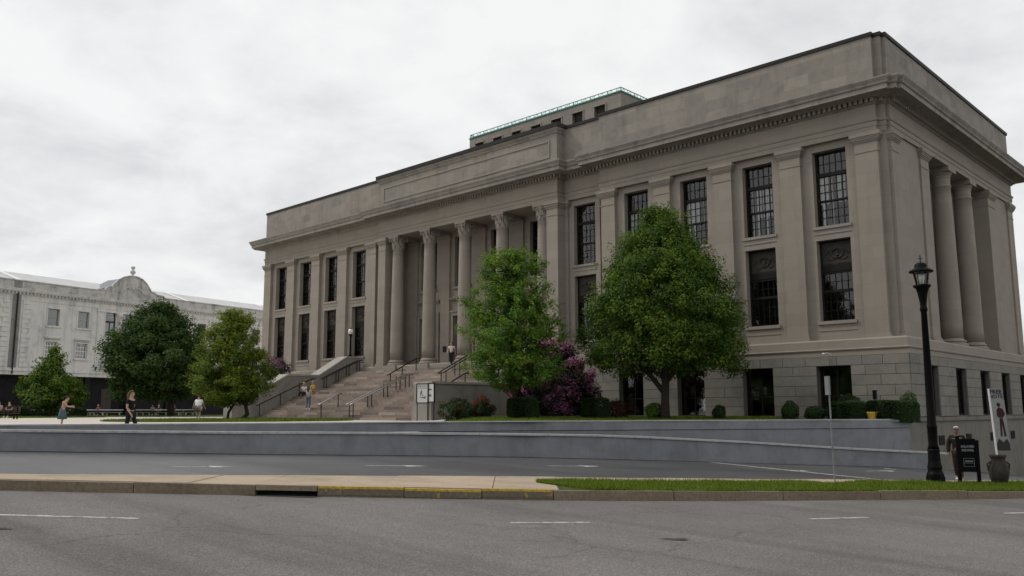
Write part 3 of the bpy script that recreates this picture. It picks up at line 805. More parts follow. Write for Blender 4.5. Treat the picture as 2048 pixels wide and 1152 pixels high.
# near-black backing behind the glazing: darkness of unlit rooms put into the colour
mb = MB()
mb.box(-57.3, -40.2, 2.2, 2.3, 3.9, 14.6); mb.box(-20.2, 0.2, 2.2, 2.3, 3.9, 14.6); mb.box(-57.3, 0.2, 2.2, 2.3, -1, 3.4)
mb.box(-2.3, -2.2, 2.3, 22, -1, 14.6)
mb.build('dark_room_backing', M['dark'], BLD)
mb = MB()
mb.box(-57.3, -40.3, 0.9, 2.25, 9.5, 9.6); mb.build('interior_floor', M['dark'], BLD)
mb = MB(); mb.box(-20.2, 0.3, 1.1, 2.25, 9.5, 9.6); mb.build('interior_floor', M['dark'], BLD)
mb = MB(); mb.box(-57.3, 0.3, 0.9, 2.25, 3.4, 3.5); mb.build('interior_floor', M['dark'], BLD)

# --- windows
pane_me = bpy.data.meshes.new('pane_glass')
pane_me.from_pydata([(-.5, 0, -.5), (.5, 0, -.5), (.5, 0, .5), (-.5, 0, .5)], [], [(0, 1, 2, 3)])
pane_me.update(); pane_me.materials.append(M['glass'])
rw = random.Random(77)
ORG_B = ORG[BLD.name]
def panes_grid(fr, win, cs, rows, n, single, bar=0.035, mb=None):
    """glass for a light: cs, rows are the edges of the panes"""
    if single:
        g = MB(); g.fbox(fr, cs[0], cs[-1], rows[0], rows[-1], n - 0.004, n + 0.004)
        g.build('pane', M['glass'], win)
    else:
        for a, b in zip(cs, cs[1:]):
            for c, d in zip(rows, rows[1:]):
                p = Vector(fr.pt((a + b) / 2, (c + d) / 2, n)) - ORG_B
                rz = math.atan2(fr.u.y, fr.u.x) + rw.uniform(-0.012, 0.012)
                quick('pane', pane_me, None, win, p, (b - a, 1, d - c), (rw.uniform(-0.012, 0.012), 0, rz))
    for c in cs[1:-1]: mb.fbox(fr, c - bar / 2, c + bar / 2, rows[0], rows[-1], n - 0.02, n + 0.03)
    for z in rows[1:-1]: mb.fbox(fr, cs[0], cs[-1], z - bar / 2, z + bar / 2, n - 0.018, n + 0.028)
def lin(a, b, n): return [a + (b - a) * i / n for i in range(n + 1)]
def upper_window(fr, c, n, single, parent=BLD, blinds=True, w=WW, z0=UZ0, z1=UZ1):
    mb = MB(); win = link(bpy.data.objects.new('window', bpy.data.meshes.new('window'))); win.parent = parent
    l, r = c - w, c + w; fw = 0.10
    mb.fbox(fr, l, l + fw, z0, z1, n - 0.08, n + 0.08); mb.fbox(fr, r - fw, r, z0, z1, n - 0.08, n + 0.08)
    mb.fbox(fr, l + fw, r - fw, z0, z0 + 0.10, n - 0.08, n + 0.08); mb.fbox(fr, l + fw, r - fw, z1 - 0.10, z1, n - 0.08, n + 0.08)
    zt = z1 - 1.22; zm = z0 + 1.42
    mb.fbox(fr, l + fw, r - fw, zt - 0.08, zt + 0.10, n - 0.08, n + 0.12)
    mb.fbox(fr, l + fw, r - fw, zm - 0.045, zm + 0.045, n - 0.06, n + 0.07)
    cs = lin(l + fw, r - fw, 5)
    panes_grid(fr, win, cs, lin(zt + 0.10, z1 - 0.10, 2), n, single, mb=mb)
    panes_grid(fr, win, cs, lin(zm + 0.045, zt - 0.08, 3), n, single, mb=mb)
    panes_grid(fr, win, cs, lin(z0 + 0.10, zm - 0.045, 3), n - 0.03, single, mb=mb)
    finish(mb, win, M['bronze'])
    if blinds:
        b = MB(); u = l + 0.12; kk = 0; start = rw.uniform(0.0, 0.3)
        while u < r - 0.14:
            wdt = rw.uniform(0.07, 0.13)
            if rw.random() < 0.86:
                zb = zm - start if rw.random() < 0.7 else z0 + 0.1
                b.fbox(fr, u, u + wdt, zb, zt - 0.05, n - 0.09 - rw.uniform(0, .03), n - 0.08)
            u += wdt + rw.choice([0.01, 0.02, 0.05, 0.10])
        b.build('vertical_blinds', M['blind'], win)
    return win
def finish(mb, win, mat):
    me = win.data; o_ = origin_of(win)
    me.from_pydata([(v[0] - o_.x, v[1] - o_.y, v[2] - o_.z) for v in mb.v], [], mb.f); me.update(); me.materials.append(mat)
def lower_window(fr, c, n, single, parent=BLD, w=WW, z0=LZ0, z1=LZ1, relief=True):
    mb = MB(); win = link(bpy.data.objects.new('window', bpy.data.meshes.new('window'))); win.parent = parent
    l, r = c - w, c + w; fw = 0.10
    mb.fbox(fr, l, l + fw, z0, z1, n - 0.08, n + 0.08); mb.fbox(fr, r - fw, r, z0, z1, n - 0.08, n + 0.08)
    mb.fbox(fr, l + fw, r - fw, z0, z0 + 0.10, n - 0.08, n + 0.08); mb.fbox(fr, l + fw, r - fw, z1 - 0.08, z1, n - 0.08, n + 0.08)
    zp = z1 - 1.28; zg = zp - 0.46; zm = zg - 0.92
    mb.fbox(fr, l + fw, r - fw, zg, zp, n - 0.08, n + 0.07)
    mb.fbox(fr, l + fw, r - fw, zg + 0.12, zg + 0.17, n + 0.07, n + 0.10)
    mb.fbox(fr, l + fw, r - fw, zm - 0.07, zm + 0.07, n - 0.06, n + 0.08)
    cs = lin(l + fw, r - fw, 5)
    panes_grid(fr, win, cs, lin(zm + 0.07, zg, 2), n, single, mb=mb)
    panes_grid(fr, win, cs, lin(z0 + 0.10, zm - 0.07, 3), n - 0.03, single, mb=mb)
    finish(mb, win, M['bronze'])
    p = MB(); p.fbox(fr, l + fw, r - fw, zp, z1 - 0.08, n - 0.06, n + 0.03)
    # frame, wreath and trailing scrolls in relief
    for (a, b, c0, c1) in ((l + .16, r - .16, zp + .06, zp + .11), (l + .16, r - .16, z1 - .19, z1 - .14), (l + .16, l + .21, zp + .11, z1 - .19), (r - .21, r - .16, zp + .11, z1 - .19)):
        p.fbox(fr, a, b, c0, c1, n + 0.03, n + 0.055)
    zc = (zp + z1 - 0.08) / 2
    ring = [fr.pt(c + 0.30 * math.cos(t), zc + 0.24 * math.sin(t), n + 0.05) for t in lin(0, 6.283, 16)]
    p.tube(ring, 0.05, 6, False)
    for s in (-1, 1):
        p.tube([fr.pt(c + s * (0.30 + 0.34 * t), zc + 0.14 * math.sin(5.0 * t) - 0.05 + 0.16 * t, n + 0.045) for t in lin(0, 1, 8)], [0.05, 0.045, 0.045, 0.04, 0.04, 0.035, 0.03, 0.03, 0.02], 6)
        p.tube([fr.pt(c + s * (0.12 + 0.4 * t), zc - 0.22 - 0.10 * math.sin(3.1 * t), n + 0.045) for t in lin(0, 1, 6)], 0.03, 6)
    p.tube([fr.pt(c, zc - 0.14, n + 0.05), fr.pt(c, zc + 0.16, n + 0.05)], [0.10, 0.05], 6)
    p.build('relief_panel', M['relief'], win)
    return win
for i, c in enumerate(right_c):
    upper_window(FRONT, c, -0.72, False); lower_window(FRONT, c, -0.72, False)
for c in left_c:
    upper_window(FRONT, c, -0.72, True); lower_window(FRONT, c, -0.72, True)
upper_window(FRONT, rec_c, -1.02, True); lower_window(FRONT, rec_c, -1.02, True)

# --- pilasters
def pilaster(fr, u0, u1, n0, n1, z0=4.10, neck=True, parent=BLD, capn=0.15):
    mb = MB(); e = 0.0
    mb.fbox(fr, u0, u1, z0 + 0.30, 14.0, n0, n1)
    # base
    for o_, a, b in ((0.13, 0.0, 0.10), (0.10, 0.10, 0.15), (0.07, 0.15, 0.22), (0.035, 0.22, 0.30)):
        mb.fbox(fr, u0 - o_, u1 + o_, z0 + a, z0 + b, n0, n1 + o_)
    # necking and capital
    mb.fbox(fr, u0 - 0.03, u1 + 0.03, 13.50, 13.56, n0, n1 + 0.03)
    for o_, a, b in ((0.03, 14.0, 14.06), (0.07, 14.06, 14.14), (0.12, 14.14, 14.22), (0.15, 14.22, 14.30), (0.19, 14.30, 14.45), (0.16, 14.45, 14.515)):
        mb.fbox(fr, u0 - o_, u1 + o_, a, b, n0, n1 + o_)
    return mb.build('pilaster', M['lime'], parent)
for i in range(5):
    pilaster(FRONT, -16.4 + BAY * i - 0.577, -16.4 + BAY * i + 0.577, -0.30, 0.0)
    pilaster(FRONT, -40.95 - BAY * i - 0.577, -40.95 - BAY * i + 0.577, -0.30, 0.0)
# corner piers: notch and side pilaster
mb = MB()
mb.prism([(0.5, 0.3), (0.93, 0.3), (0.93, 0.55), (1.0, 0.55), (1.0, 4.7), (0.5, 4.7)], 4.1, 14.52)
mb.build('corner_pier', M['lime'], BLD)
mb = MB(); mb.prism([(-58.38, 0.5), (-57.9, 0.3), (-57.9, 22.8), (-58.38, 22.8)], 3.5, 14.52); mb.build('left_end_wall', M['lime'], BLD)
pilaster(SIDE, 0.5, 1.45, 0.9, 1.1)
pilaster(FRONT, -20.32, -20.05, -1.0, -0.45)       # slim respond in the recess
# --- portico
PY0, PX0, PX1 = 2.0, -38.70, -21.28
def pier(u0, u1):
    mb = MB()
    mb.box(u0, u1, -0.3, 2.05, 3.7, 14.52)
    for o_, a, b in ((0.13, 3.7, 4.1), (0.10, 4.1, 4.2), (0.06, 4.2, 4.32)):
        mb.box(u0 - o_, u1 + o_, -0.3 - o_, 2.0, a, b)
    mb.box(u0 - 0.03, u1 + 0.03, -0.33, 2.0, 13.50, 13.56)
    for o_, a, b in ((0.05, 14.0, 14.12), (0.11, 14.12, 14.26), (0.17, 14.26, 14.515)):
        mb.box(u0 - o_, u1 + o_, -0.3 - o_, 2.0, a, b)
    return mb.build('portico_pier', M['lime'], BLD)
pier(-39.62, -38.70); pier(-21.28, -20.3)
mb = MB(); mb.box(-39.92, -39.72, -0.02, 0.18, 3.9, 14.3); mb.build('downpipe', M['iron'], BLD)
colx = [-37.68, -33.80, -29.82, -25.92]
wx = [-35.95, -31.95, -27.95, -23.95]
hs = [h for c in wx for h in ((c - 0.95, c + 0.95, 10.16, 14.10), (c - 1.0, c + 1.0, 3.7, 7.88))]
mb = MB().holes(FRONT, PX0 - 0.1, PX1 + 0.1, 3.6, 14.6, -PY0, hs, 0.5); mb.build('portico_back_wall', M['lime'], BLD)
mb = MB(); mb.box(PX0 - 0.1, PX1 + 0.1, 0.55, 2.1, 14.53, 14.62)
for c in colx: mb.box(c - 0.45, c + 0.45, 0.6, 2.0, 14.25, 14.53)
mb.build('portico_ceiling', M['lime'], BLD)
mb = MB(); mb.box(-41.6, -20.3, -0.75, 2.6, 3.2, 3.7); mb.build('portico_floor', M['step'], BLD)
for c in wx:
    # door with stone architrave, cornice on brackets, and the window above
    d = MB()
    for (a, b, z0, z1, n_) in ((c - 1.28, c - 1.0, 3.7, 8.16, -1.90), (c + 1.0, c + 1.28, 3.7, 8.16, -1.90), (c - 1.0, c + 1.0, 7.88, 8.16, -1.90), (c - 1.40, c - 1.28, 3.7, 8.28, -1.84), (c + 1.28, c + 1.40, 3.7, 8.28, -1.84), (c - 1.28, c + 1.28, 8.16, 8.28, -1.84),
                               (c - 1.38, c + 1.38, 9.02, 9.10, -1.90), (c - 1.42, c + 1.42, 9.10, 9.18, -1.82), (c - 1.46, c + 1.46, 9.18, 9.27, -1.74), (c - 1.05, c + 1.05, 9.96, 10.16, -1.88)):
        d.fbox(FRONT, a, b, z0, z1, -2.02, n_)
    d.build('door_surround', M['lime'], BLD)
    dr = MB(); dr.fbox(FRONT, c - 1.0, c - 0.9, 3.72, 7.88, -2.5, -2.38); dr.fbox(FRONT, c + 0.9, c + 1.0, 3.72, 7.88, -2.5, -2.38); dr.fbox(FRONT, c - 0.9, c + 0.9, 7.75, 7.88, -2.5, -2.38)
    dr.fbox(FRONT, c - 0.9, c + 0.9, 6.25, 6.40, -2.5, -2.38); dr.fbox(FRONT, c - 0.04, c + 0.04, 3.72, 6.25, -2.5, -2.38)
    for s in (-1, 1):
        dr.fbox(FRONT, c + s * 0.47 - 0.40, c + s * 0.47 + 0.40, 3.72, 4.6, -2.5, -2.41)
        dr.fbox(FRONT, c + s * 0.1 - 0.02, c + s * 0.1 + 0.02, 4.6, 5.3, -2.40, -2.33)
    do = dr.build('door', M['bronze'], BLD)
    g = MB(); g.fbox(FRONT, c - 0.9, c + 0.9, 4.6, 7.75, -2.46, -2.452); g.build('pane', M['glass'], do)
    upper_window(FRONT, c, -2.42, True, blinds=False, w=0.95, z0=10.16, z1=14.10)
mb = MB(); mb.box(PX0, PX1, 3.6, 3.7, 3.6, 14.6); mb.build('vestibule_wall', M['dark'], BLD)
for x in [c for c in colx] + [-22.1]:
    mb = MB(); mb.fbox(FRONT, x - 0.52, x + 0.52, 3.7, 14.25, -2.02, -1.80)
    mb.fbox(FRONT, x - 0.60, x + 0.60, 3.7, 4.3, -2.02, -1.72); mb.fbox(FRONT, x - 0.56, x + 0.56, 13.45, 13.52, -2.02, -1.77); mb.fbox(FRONT, x - 0.62, x + 0.62, 14.05, 14.25, -2.02, -1.70)
    mb.build('wall_pilaster', M['lime'], BLD)

def column(cx, cy, z0, ztop, r0, r1, ornate=True, half=None):
    base = MB(); s = r0 * 1.42
    base.box(cx - s, cx + s, cy - s, cy + s, z0, z0 + 0.42)
    base.lathe([(r0 * 1.36, 0.42), (r0 * 1.40, 0.48), (r0 * 1.36, 0.56), (r0 * 1.20, 0.58), (r0 * 1.15, 0.64), (r0 * 1.24, 0.68), (r0 * 1.22, 0.75), (r0 * 1.06, 0.78), (r0, 0.86)], (cx, cy, z0), 28)
    root = base.build('column', M['lime'], BLD, smooth=False)
    zn = ztop - 1.12; H = zn - (z0 + 0.86)
    sh = MB(); prof = []
    for i in range(13):
        t = i / 12; prof.append((r0 + (r1 - r0) * (t ** 1.7), 0.86 + H * t))
    prof += [(r1 * 1.07, prof[-1][1] + 0.02), (r1 * 1.10, prof[-1][1] + 0.06), (r1 * 1.05, prof[-1][1] + 0.10), (r1 * 0.98, prof[-1][1] + 0.11)]
    sh.lathe(prof, (cx, cy, z0), 32); sh.build('shaft', M['lime'], root, smooth=True)
    cp = MB(); zc = zn + 0.1
    if ornate:
        cp.lathe([(r1 * 0.97, 0), (r1 * 0.98, 0.3), (r1 * 1.05, 0.6), (r1 * 1.25, 0.84)], (cx, cy, zc), 24)
        for ring, (zb, h, out, cnt, off) in enumerate(((0.0, 0.36, 1.16, 8, 0), (0.22, 0.46, 1.30, 8, 0.3927))):
            for j in range(cnt):
                t = 2 * math.pi * j / cnt + off; ct, st = math.cos(t), math.sin(t)
                def L_(rr, zz, w):
                    return (cx + rr * ct - w * st, cy + rr * st + w * ct, zc + zz)
                w0, w1 = r1 * 0.30, r1 * 0.24
                ra, rb, rc = r1 * 1.0, r1 * 1.12, r1 * out
                cp.hexa([L_(ra, zb, -w0), L_(ra, zb, w0), L_(ra + 0.05, zb, w0), L_(ra + 0.05, zb, -w0), L_(rb, zb + h * .8, -w1), L_(rb, zb + h * .8, w1), L_(rb + .05, zb + h * .8, w1), L_(rb + .05, zb + h * .8, -w1)])
                cp.tube([L_(rb + .02, zb + h * .8, 0), L_(rc, zb + h, 0), L_(rc + .05, zb + h * .86, 0)], [w1 * .8, w1 * .7, w1 * .4], 6)
        for sx in (-1, 1):
            for sy in (-1, 1):
                q = r1 * 1.02
                c0 = Vector((cx + sx * q, cy + sy * q, zc + 0.74))
                dv = Vector((sx, sy, 0)).normalized()
                cp.tube([c0 + dv * (0.11 * math.cos(t) * (1 - t / 9)) + Vector((0, 0, 0.13 * math.sin(t) * (1 - t / 9))) for t in lin(-1.2, 5.2, 14)], 0.055, 6)
                cp.tube([(cx + sx * r1 * .7, cy + sy * r1 * .7, zc + .35), c0 + Vector((0, 0, .1))], [0.05, 0.06], 6)
        a = r1 * 1.36
        cp.prism([(cx - a, cy - a), (cx, cy - a * 0.86), (cx + a, cy - a), (cx + a * .86, cy), (cx + a, cy + a), (cx, cy + a * .86), (cx - a, cy + a), (cx - a * .86, cy)], zc + 0.86, zc + 1.015)
    else:
        cp.lathe([(r1 * 0.99, 0), (r1 * 1.0, 0.42), (r1 * 1.05, 0.44), (r1 * 1.06, 0.52), (r1 * 1.02, 0.54), (r1 * 1.14, 0.62), (r1 * 1.26, 0.74)], (cx, cy, zc), 28)
        a = r1 * 1.36; cp.box(cx - a, cx + a, cy - a, cy + a, zc + 0.74, zc + 1.015)
    cp.build('capital', M['lime'], root)
    return root
for x in colx: column(x, 0.22, 3.7, 14.52, 0.53, 0.43)
column(-21.95, 0.22, 3.7, 14.52, 0.53, 0.43)

# --- side elevation
pilaster(SIDE, 4.66, 5.9, 0.4, 1.1); pilaster(SIDE, 16.95, 18.4, -0.3, 1.1); pilaster(SIDE, 21.6, 22.8, 0.9, 1.1)
mb = MB()
mb.prism([(0.4, 18.3), (1.0, 18.3), (1.0, 22.7), (0.4, 22.7)], 4.1, 14.52)
mb.build('side_pier', M['lime'], BLD)
mb = MB(); mb.box(-58.3, 1.0, 22.6, 22.85, -3, 14.6); mb.build('rear_wall', M['lime'], BLD)
sidec = [7.95, 11.95, 15.6]
hs = openings(sidec)
mb = MB().holes(SIDE, 4.7, 22.7, 3.9, 14.6, -0.15, hs, 0.5); mb.build('side_loggia_wall', M['lime'], BLD)
mb = MB(); mb.box(-0.2, 1.0, 5.0, 18.2, 14.53, 14.6); mb.build('side_loggia_ceiling', M['lime'], BLD)
for c in sidec:
    upper_window(SIDE, c, -0.6, True, blinds=False); lower_window(SIDE, c, -0.6, True)
mb = MB()
for c in sidec: mb.fbox(SIDE, c - 1.0, c + 1.0, 9.6, 9.9, -0.2, -0.05)
mb.build('side_window_ledges', M['lime'], BLD, kind='stuff')
for y in (9.9, 13.85): column(0.48, y, 3.72, 14.52, 0.58, 0.49, ornate=False)

# --- rusticated base
BJ = [3.25, 2.78, 2.30, 1.79, 1.28, 0.77, 0.26, -0.25]
bw = [-2.09 - 4.13 * i for i in range(5)]; BW = 0.88
fh = [(c - BW, c + BW, 0.15, 2.78) for c in bw]
mb = MB().holes(FRONT, -21.0, 1.56, -0.4, 3.56, 0.44, fh, 0.45)
mb.build('base_wall', M['joint'], BLD)
mb = MB().holes(FRONT, -58.9, -41.6, -0.4, 3.56, 0.46, [(-43 - BAY * i - .85, -43 - BAY * i + .85, 0.3, 2.7) for i in range(4)], 0.4)
mb.build('left_base_wall', M['base'], BLD)
sw = [(1.85, 3.45), (6.2, 8.0), (10.5, 12.3), (14.75, 16.55), (18.9, 20.7)]
sh_ = [(a, b, 0.30, 2.78) for a, b in sw]
mb = MB().holes(SIDE, -0.46, 23.1, 0.2, 3.56, 1.56, sh_, 0.26)
mb.build('side_base_wall', M['joint'], BLD)
# belt course and plinth
BF = [(-58.95, -0.5), (1.62, -0.5), (1.62, 23.2), (-58.95, 23.2)]
mb = MB()
mb.sweep(BF, [(-0.4, 3.255), (0.0, 3.255), (0.0, 3.50), (0.05, 3.52), (0.07, 3.58), (0.05, 3.60), (-0.10, 3.62), (-0.10, 4.02), (-0.16, 4.10), (-2.2, 4.105)])
mb.build('belt_course', M['lime'], BLD)
def block_face(fr, u0, u1, z0, z1, n, mat='block', parent=BLD, name='stone_block', key=0.0):
    g = 0.009; c = 0.006
    mb = MB(); P = fr.pt
    a, b = u0 + g, u1 - g
    lo, hi = z0 + g, z1 - g
    mb.hexa([P(a, lo, n + 0.054), P(b, lo, n + 0.054), P(b, lo, n - 0.05), P(a, lo, n - 0.05), P(a - key, hi, n + 0.054), P(b + key, hi, n + 0.054), P(b + key, hi, n - 0.05), P(a - key, hi, n - 0.05)])
    i0 = len(mb.v)
    mb.v += [P(a + c, lo + c, n + 0.06), P(b - c, lo + c, n + 0.06), P(b + key - c, hi - c, n + 0.06), P(a - key + c, hi - c, n + 0.06)]
    mb.f = [f for f in mb.f if f != (0, 1, 5, 4)]
    mb.f += [(i0, i0 + 1, i0 + 2, i0 + 3), (0, 1, i0 + 1, i0), (1, 5, i0 + 2, i0 + 1), (5, 4, i0 + 3, i0 + 2), (4, 0, i0, i0 + 3)]
    mb.build(name, M[mat], parent)
rb = random.Random(9)
def lay(fr, u0, u1, z0, z1, holes_, n, stag, length=1.75):
    """one course between the openings"""
    segs = [(u0, u1)]
    for h in holes_:
        if h[2] < (z0 + z1) / 2 < h[3]:
            nx = []
            for a, b in segs:
                if h[0] > a and h[1] < b: nx += [(a, h[0]), (h[1], b)]
                elif h[0] <= a < h[1]: nx.append((h[1], b))
                elif h[0] < b <= h[1]: nx.append((a, h[0]))
                else: nx.append((a, b))
            segs = nx
    for a, b in segs:
        L = b - a
        if L < 0.12: continue
        k_ = max(1, int(round(L / length)))
        cuts = [a] + [a + L * ((i + (0.5 if stag else 0.0)) / k_) + rb.uniform(-.08, .08) for i in range(0 if stag else 1, k_)] + [b]
        for c0, c1 in zip(cuts, cuts[1:]):
            block_face(fr, c0, c1, z0, z1, n)
for ci, (zt, zb) in enumerate(zip(BJ, BJ[1:])):
    if ci == 0:
        # flat arch course: keystones over the openings
        us = [-20.9]
        for c in sorted(bw): us += [c - 1.45, c - 0.18, c + 0.18, c + 1.45]
        us += [0.35, 1.58]
        for a, b in zip(us, us[1:]):
            kk = abs(b - a - 0.36) < 0.01
            block_face(FRONT, a, b, zb, zt, 0.44 + (0.012 if kk else 0), key=0.0)
        us = [-0.46, 0.9, 1.8]
        for a, b in sw: us += [a - 0.1, b + 0.1] if a > 2 else [3.5]
        us += [22.0, 23.1]
        for a, b in zip(us, us[1:]):
            block_face(SIDE, a, b, zb, zt, 1.56)
    else:
        lay(FRONT, -20.9, 1.585, zb, zt, fh, 0.44, ci % 2)
        if zb > 0.0 or True: lay(SIDE, -0.455, 23.1, max(zb, 0.27), zt, sh_, 1.56, ci % 2) if zt > 0.35 else None
# basement windows
for a, b, z0, z1 in fh:
    mb = MB(); c = (a + b) / 2
    for q in ((a, a + .08, z0, z1), (b - .08, b, z0, z1), (a + .08, b - .08, z1 - .1, z1), (a + .08, b - .08, z0, z0 + .1), (c - .03, c + .03, z0, z1), (a + .08, b - .08, 1.25, 1.31)):
        mb.fbox(FRONT, *q, -0.05, 0.06)
    w_ = mb.build('basement_window', M['bronze'], BLD)
    g = MB(); g.fbox(FRONT, a + .08, b - .08, z0 + .1, z1 - .1, -0.004, 0.004); g.build('pane', M['glass'], w_)
    g = MB()
    for _ in range(2):
        u = rb.uniform(a + .3, b - .6); z = rb.uniform(.8, 1.4)
        g.fbox(FRONT, u, u + .28, z, z + .45, -0.05, -0.04)
    g.build('taped_notice', M['shade'], w_)
for a, b, z0, z1 in sh_:
    mb = MB(); c = (a + b) / 2
    for q in ((a, a + .08, z0, z1), (b - .08, b, z0, z1), (a + .08, b - .08, z1 - .1, z1), (a + .08, b - .08, z0, z0 + .1), (c - .03, c + .03, z0, z1)):
        mb.fbox(SIDE, *q, 1.26, 1.37)
    w_ = mb.build('basement_window', M['bronze'], BLD)
    g = MB(); g.fbox(SIDE, a + .08, b - .08, z0 + .1, z1 - .1, 1.30, 1.308); g.build('pane', M['glass'], w_)
mb = MB(); mb.fbox(SIDE, -0.4, 23, -0.5, 3.4, 0.0, 0.1); mb.build('side_interior', M['dark'], BLD)
# ledge and lower wall down to the sloping side street
mb = MB(); mb.fbox(SIDE, -0.5, 23.3, 0.05, 0.24, 1.2, 1.78); mb.build('side_ledge', M['base'], BLD)
mb = MB()
for a, b in zip(arange(-1.2, 23.2, 2.44), arange(-1.2, 23.2, 2.44)[1:]):
    mb.fbox(SIDE, a + 0.004, b - 0.004, -5.5, 0.05, 1.2, 1.70)
mb.build('side_foundation_wall', M['base'], BLD)
for y in (2.9, 7.25, 11.6, 15.75):
    mb = MB(); mb.fbox(SIDE, y - .42, y + .42, -1.12, -0.66, 1.68, 1.73)
    for i in range(5): mb.fbox(SIDE, y - .38, y + .38, -1.07 + i * .085, -1.04 + i * .085, 1.73, 1.75)
    mb.build('vent_grille', M['bronze'], BLD)
# penthouse on the roof
ph = MB().holes(FRONT, -37.6, -20.95, 17.5, 24.58, -8.0, [(-22.98 - 2.22 * i - .53, -22.98 - 2.22 * i + .53, 21.6, 23.92) for i in range(7)], 0.35)
ph.fbox(SIDE, 8.02, 18, 17.5, 24.58, -21.4, -20.95); ph.fbox(SIDE, 8.02, 18, 17.5, 24.58, -37.6, -37.2)
ph.box(-37.15, -21.45, 17.5, 18, 17.5, 24.58)
pho = ph.build('penthouse', M['attic'], BLD)
mb = MB(); mb.box(-37.4, -21.1, 8.1, 17.9, 24.3, 24.5); mb.build('roof', M['coping'], pho)
for i in range(7):
    c = -22.98 - 2.22 * i
    mb = MB(); mb.fbox(FRONT, c - .62, c + .62, 23.92, 24.02, -8.05, -7.93); mb.fbox(FRONT, c - .62, c - .53, 21.6, 23.92, -8.05, -7.95); mb.fbox(FRONT, c + .53, c + .62, 21.6, 23.92, -8.05, -7.95)
    mb.build('window_surround', M['lime'], pho)
    mb = MB(); mb.fbox(FRONT, c - .53, c + .53, 21.6, 23.92, -8.35, -8.27)
    for j in range(13): mb.fbox(FRONT, c - .50, c + .50, 21.7 + j * .165, 21.76 + j * .165, -8.27, -8.22)
    mb.build('louvre_window', M['relief'], pho)
mb = MB().sweep([(-37.6, 8.0), (-20.95, 8.0), (-20.95, 18), (-37.6, 18)], [(0, 24.50), (0.06, 24.52), (0.08, 24.58), (-0.3, 24.60)])
mb.build('copper_gutter', M['copper'], pho)
rl = MB(); pk = MB()
rect = [(-37.55, 8.05), (-21.0, 8.05), (-21.0, 17.9), (-37.55, 17.9)]
for i in range(4):
    p1 = Vector((*rect[i], 0)); p2 = Vector((*rect[(i + 1) % 4], 0)); L = (p2 - p1).length
    rl.tube([(p1.x, p1.y, 24.90), (p2.x, p2.y, 24.90)], 0.035, 6); rl.tube([(p1.x, p1.y, 24.66), (p2.x, p2.y, 24.66)], 0.03, 6)
    n_ = int(L / 0.42)
    for j in range(n_ + 1):
        q = p1.lerp(p2, j / n_)
        (rl if j % 4 == 0 else pk).tube([(q.x, q.y, 24.56), (q.x, q.y, 24.90)], 0.04 if j % 4 == 0 else 0.02, 5)
        if j < n_ and j % 2 == 0:
            q2 = p1.lerp(p2, (j + 1) / n_); pk.tube([(q.x, q.y, 24.67), (q2.x, q2.y, 24.89)], 0.018, 4)
rl.build('railing', M['copper'], pho); pk.build('railing_pickets', M['copper'], pho, kind='stuff')
# house number by the doors and a small plaque
mb = MB(); mb.fbox(FRONT, -33.95, -33.55, 5.1, 5.55, -1.80, -1.775); mb.build('bronze_plaque', M['bronze'], BLD)

# ------------------------------------------------------------------ entrance stairs
ST = thing('entrance_stairs', (-32, -6, 0), 'wide flight of pinkish granite steps climbing to the columned entrance', 'stairs')
rs = random.Random(21)
SX0, SX1 = -41.6, -22.0
Y0, tread, rise = -9.75, 0.345, 2.15 / 13
step_list = []
for i in range(13): step_list.append((Y0 + tread * i, (i + 1) * rise, tread if i < 12 else 1.55))
Y1 = Y0 + tread * 12 + 1.55
for i in range(9): step_list.append((Y1 + 0.335 * i, 2.15 + (i + 1) * (3.7 - 2.15) / 9, 0.335 if i < 8 else 0.9))
for yi, zt, td in step_list:
    x = SX0
    while x < SX1 - 0.05:
        wdt = rs.uniform(1.0, 2.3); x1 = min(SX1, x + wdt)
        if SX1 - x1 < 0.6: x1 = SX1
        mb = MB(); mb.box(x + .005, x1 - .005, yi + rs.uniform(-.006, .006), yi + td + 0.05, zt - 0.19, zt)
        mb.build('step_stone', M['step'], ST); x = x1
mb = MB()
for yi, zt, td in step_list: mb.box(SX0, SX1, yi + 0.06, -0.7, zt - 0.45, zt - 0.185)
mb.build('stair_core', M['joint'], ST)
def cheek(x0, x1, prof, name, cap=True):
    """prof: (y, z) top line from front to back"""
    mb = MB(); n_ = len(prof)
    for (ya, za), (yb, zb) in zip(prof, prof[1:]):
        mb.hexa([(x0, ya, -0.6), (x1, ya, -0.6), (x1, yb, -0.6), (x0, yb, -0.6), (x0, ya, za), (x1, ya, za), (x1, yb, zb), (x0, yb, zb)])
    mb.build(name, M['cheek'], ST)
    mb = MB(); e_ = 0.06
    for (ya, za), (yb, zb) in zip(prof, prof[1:]):
        mb.hexa([(x0 - e_, ya, za + .002), (x1 + e_, ya, za + .002), (x1 + e_, yb, zb + .002), (x0 - e_, yb, zb + .002), (x0 - e_, ya, za + .14), (x1 + e_, ya, za + .14), (x1 + e_, yb, zb + .14), (x0 - e_, yb, zb + .14)])
    mb.build('cheek_coping', M['cap'], ST)
cheek(-42.85, -41.62, [(-11.6, 0.75), (-7.1, 3.24), (-4.35, 3.26), (-1.75, 4.82), (-0.36, 4.86)], 'cheek_wall')
cheek(-22.9, -21.35, [(-10.25, 2.12), (-4.2, 2.14)], 'cheek_wall')
cheek(-22.9, -21.35, [(-4.2, 3.3), (-1.75, 4.7), (-0.36, 4.74)], 'cheek_wall')
mb = MB(); mb.box(-23.0, -21.25, -10.35, -4.0, -0.6, 0.95); mb.build('cheek_plinth', M['cheek'], ST)

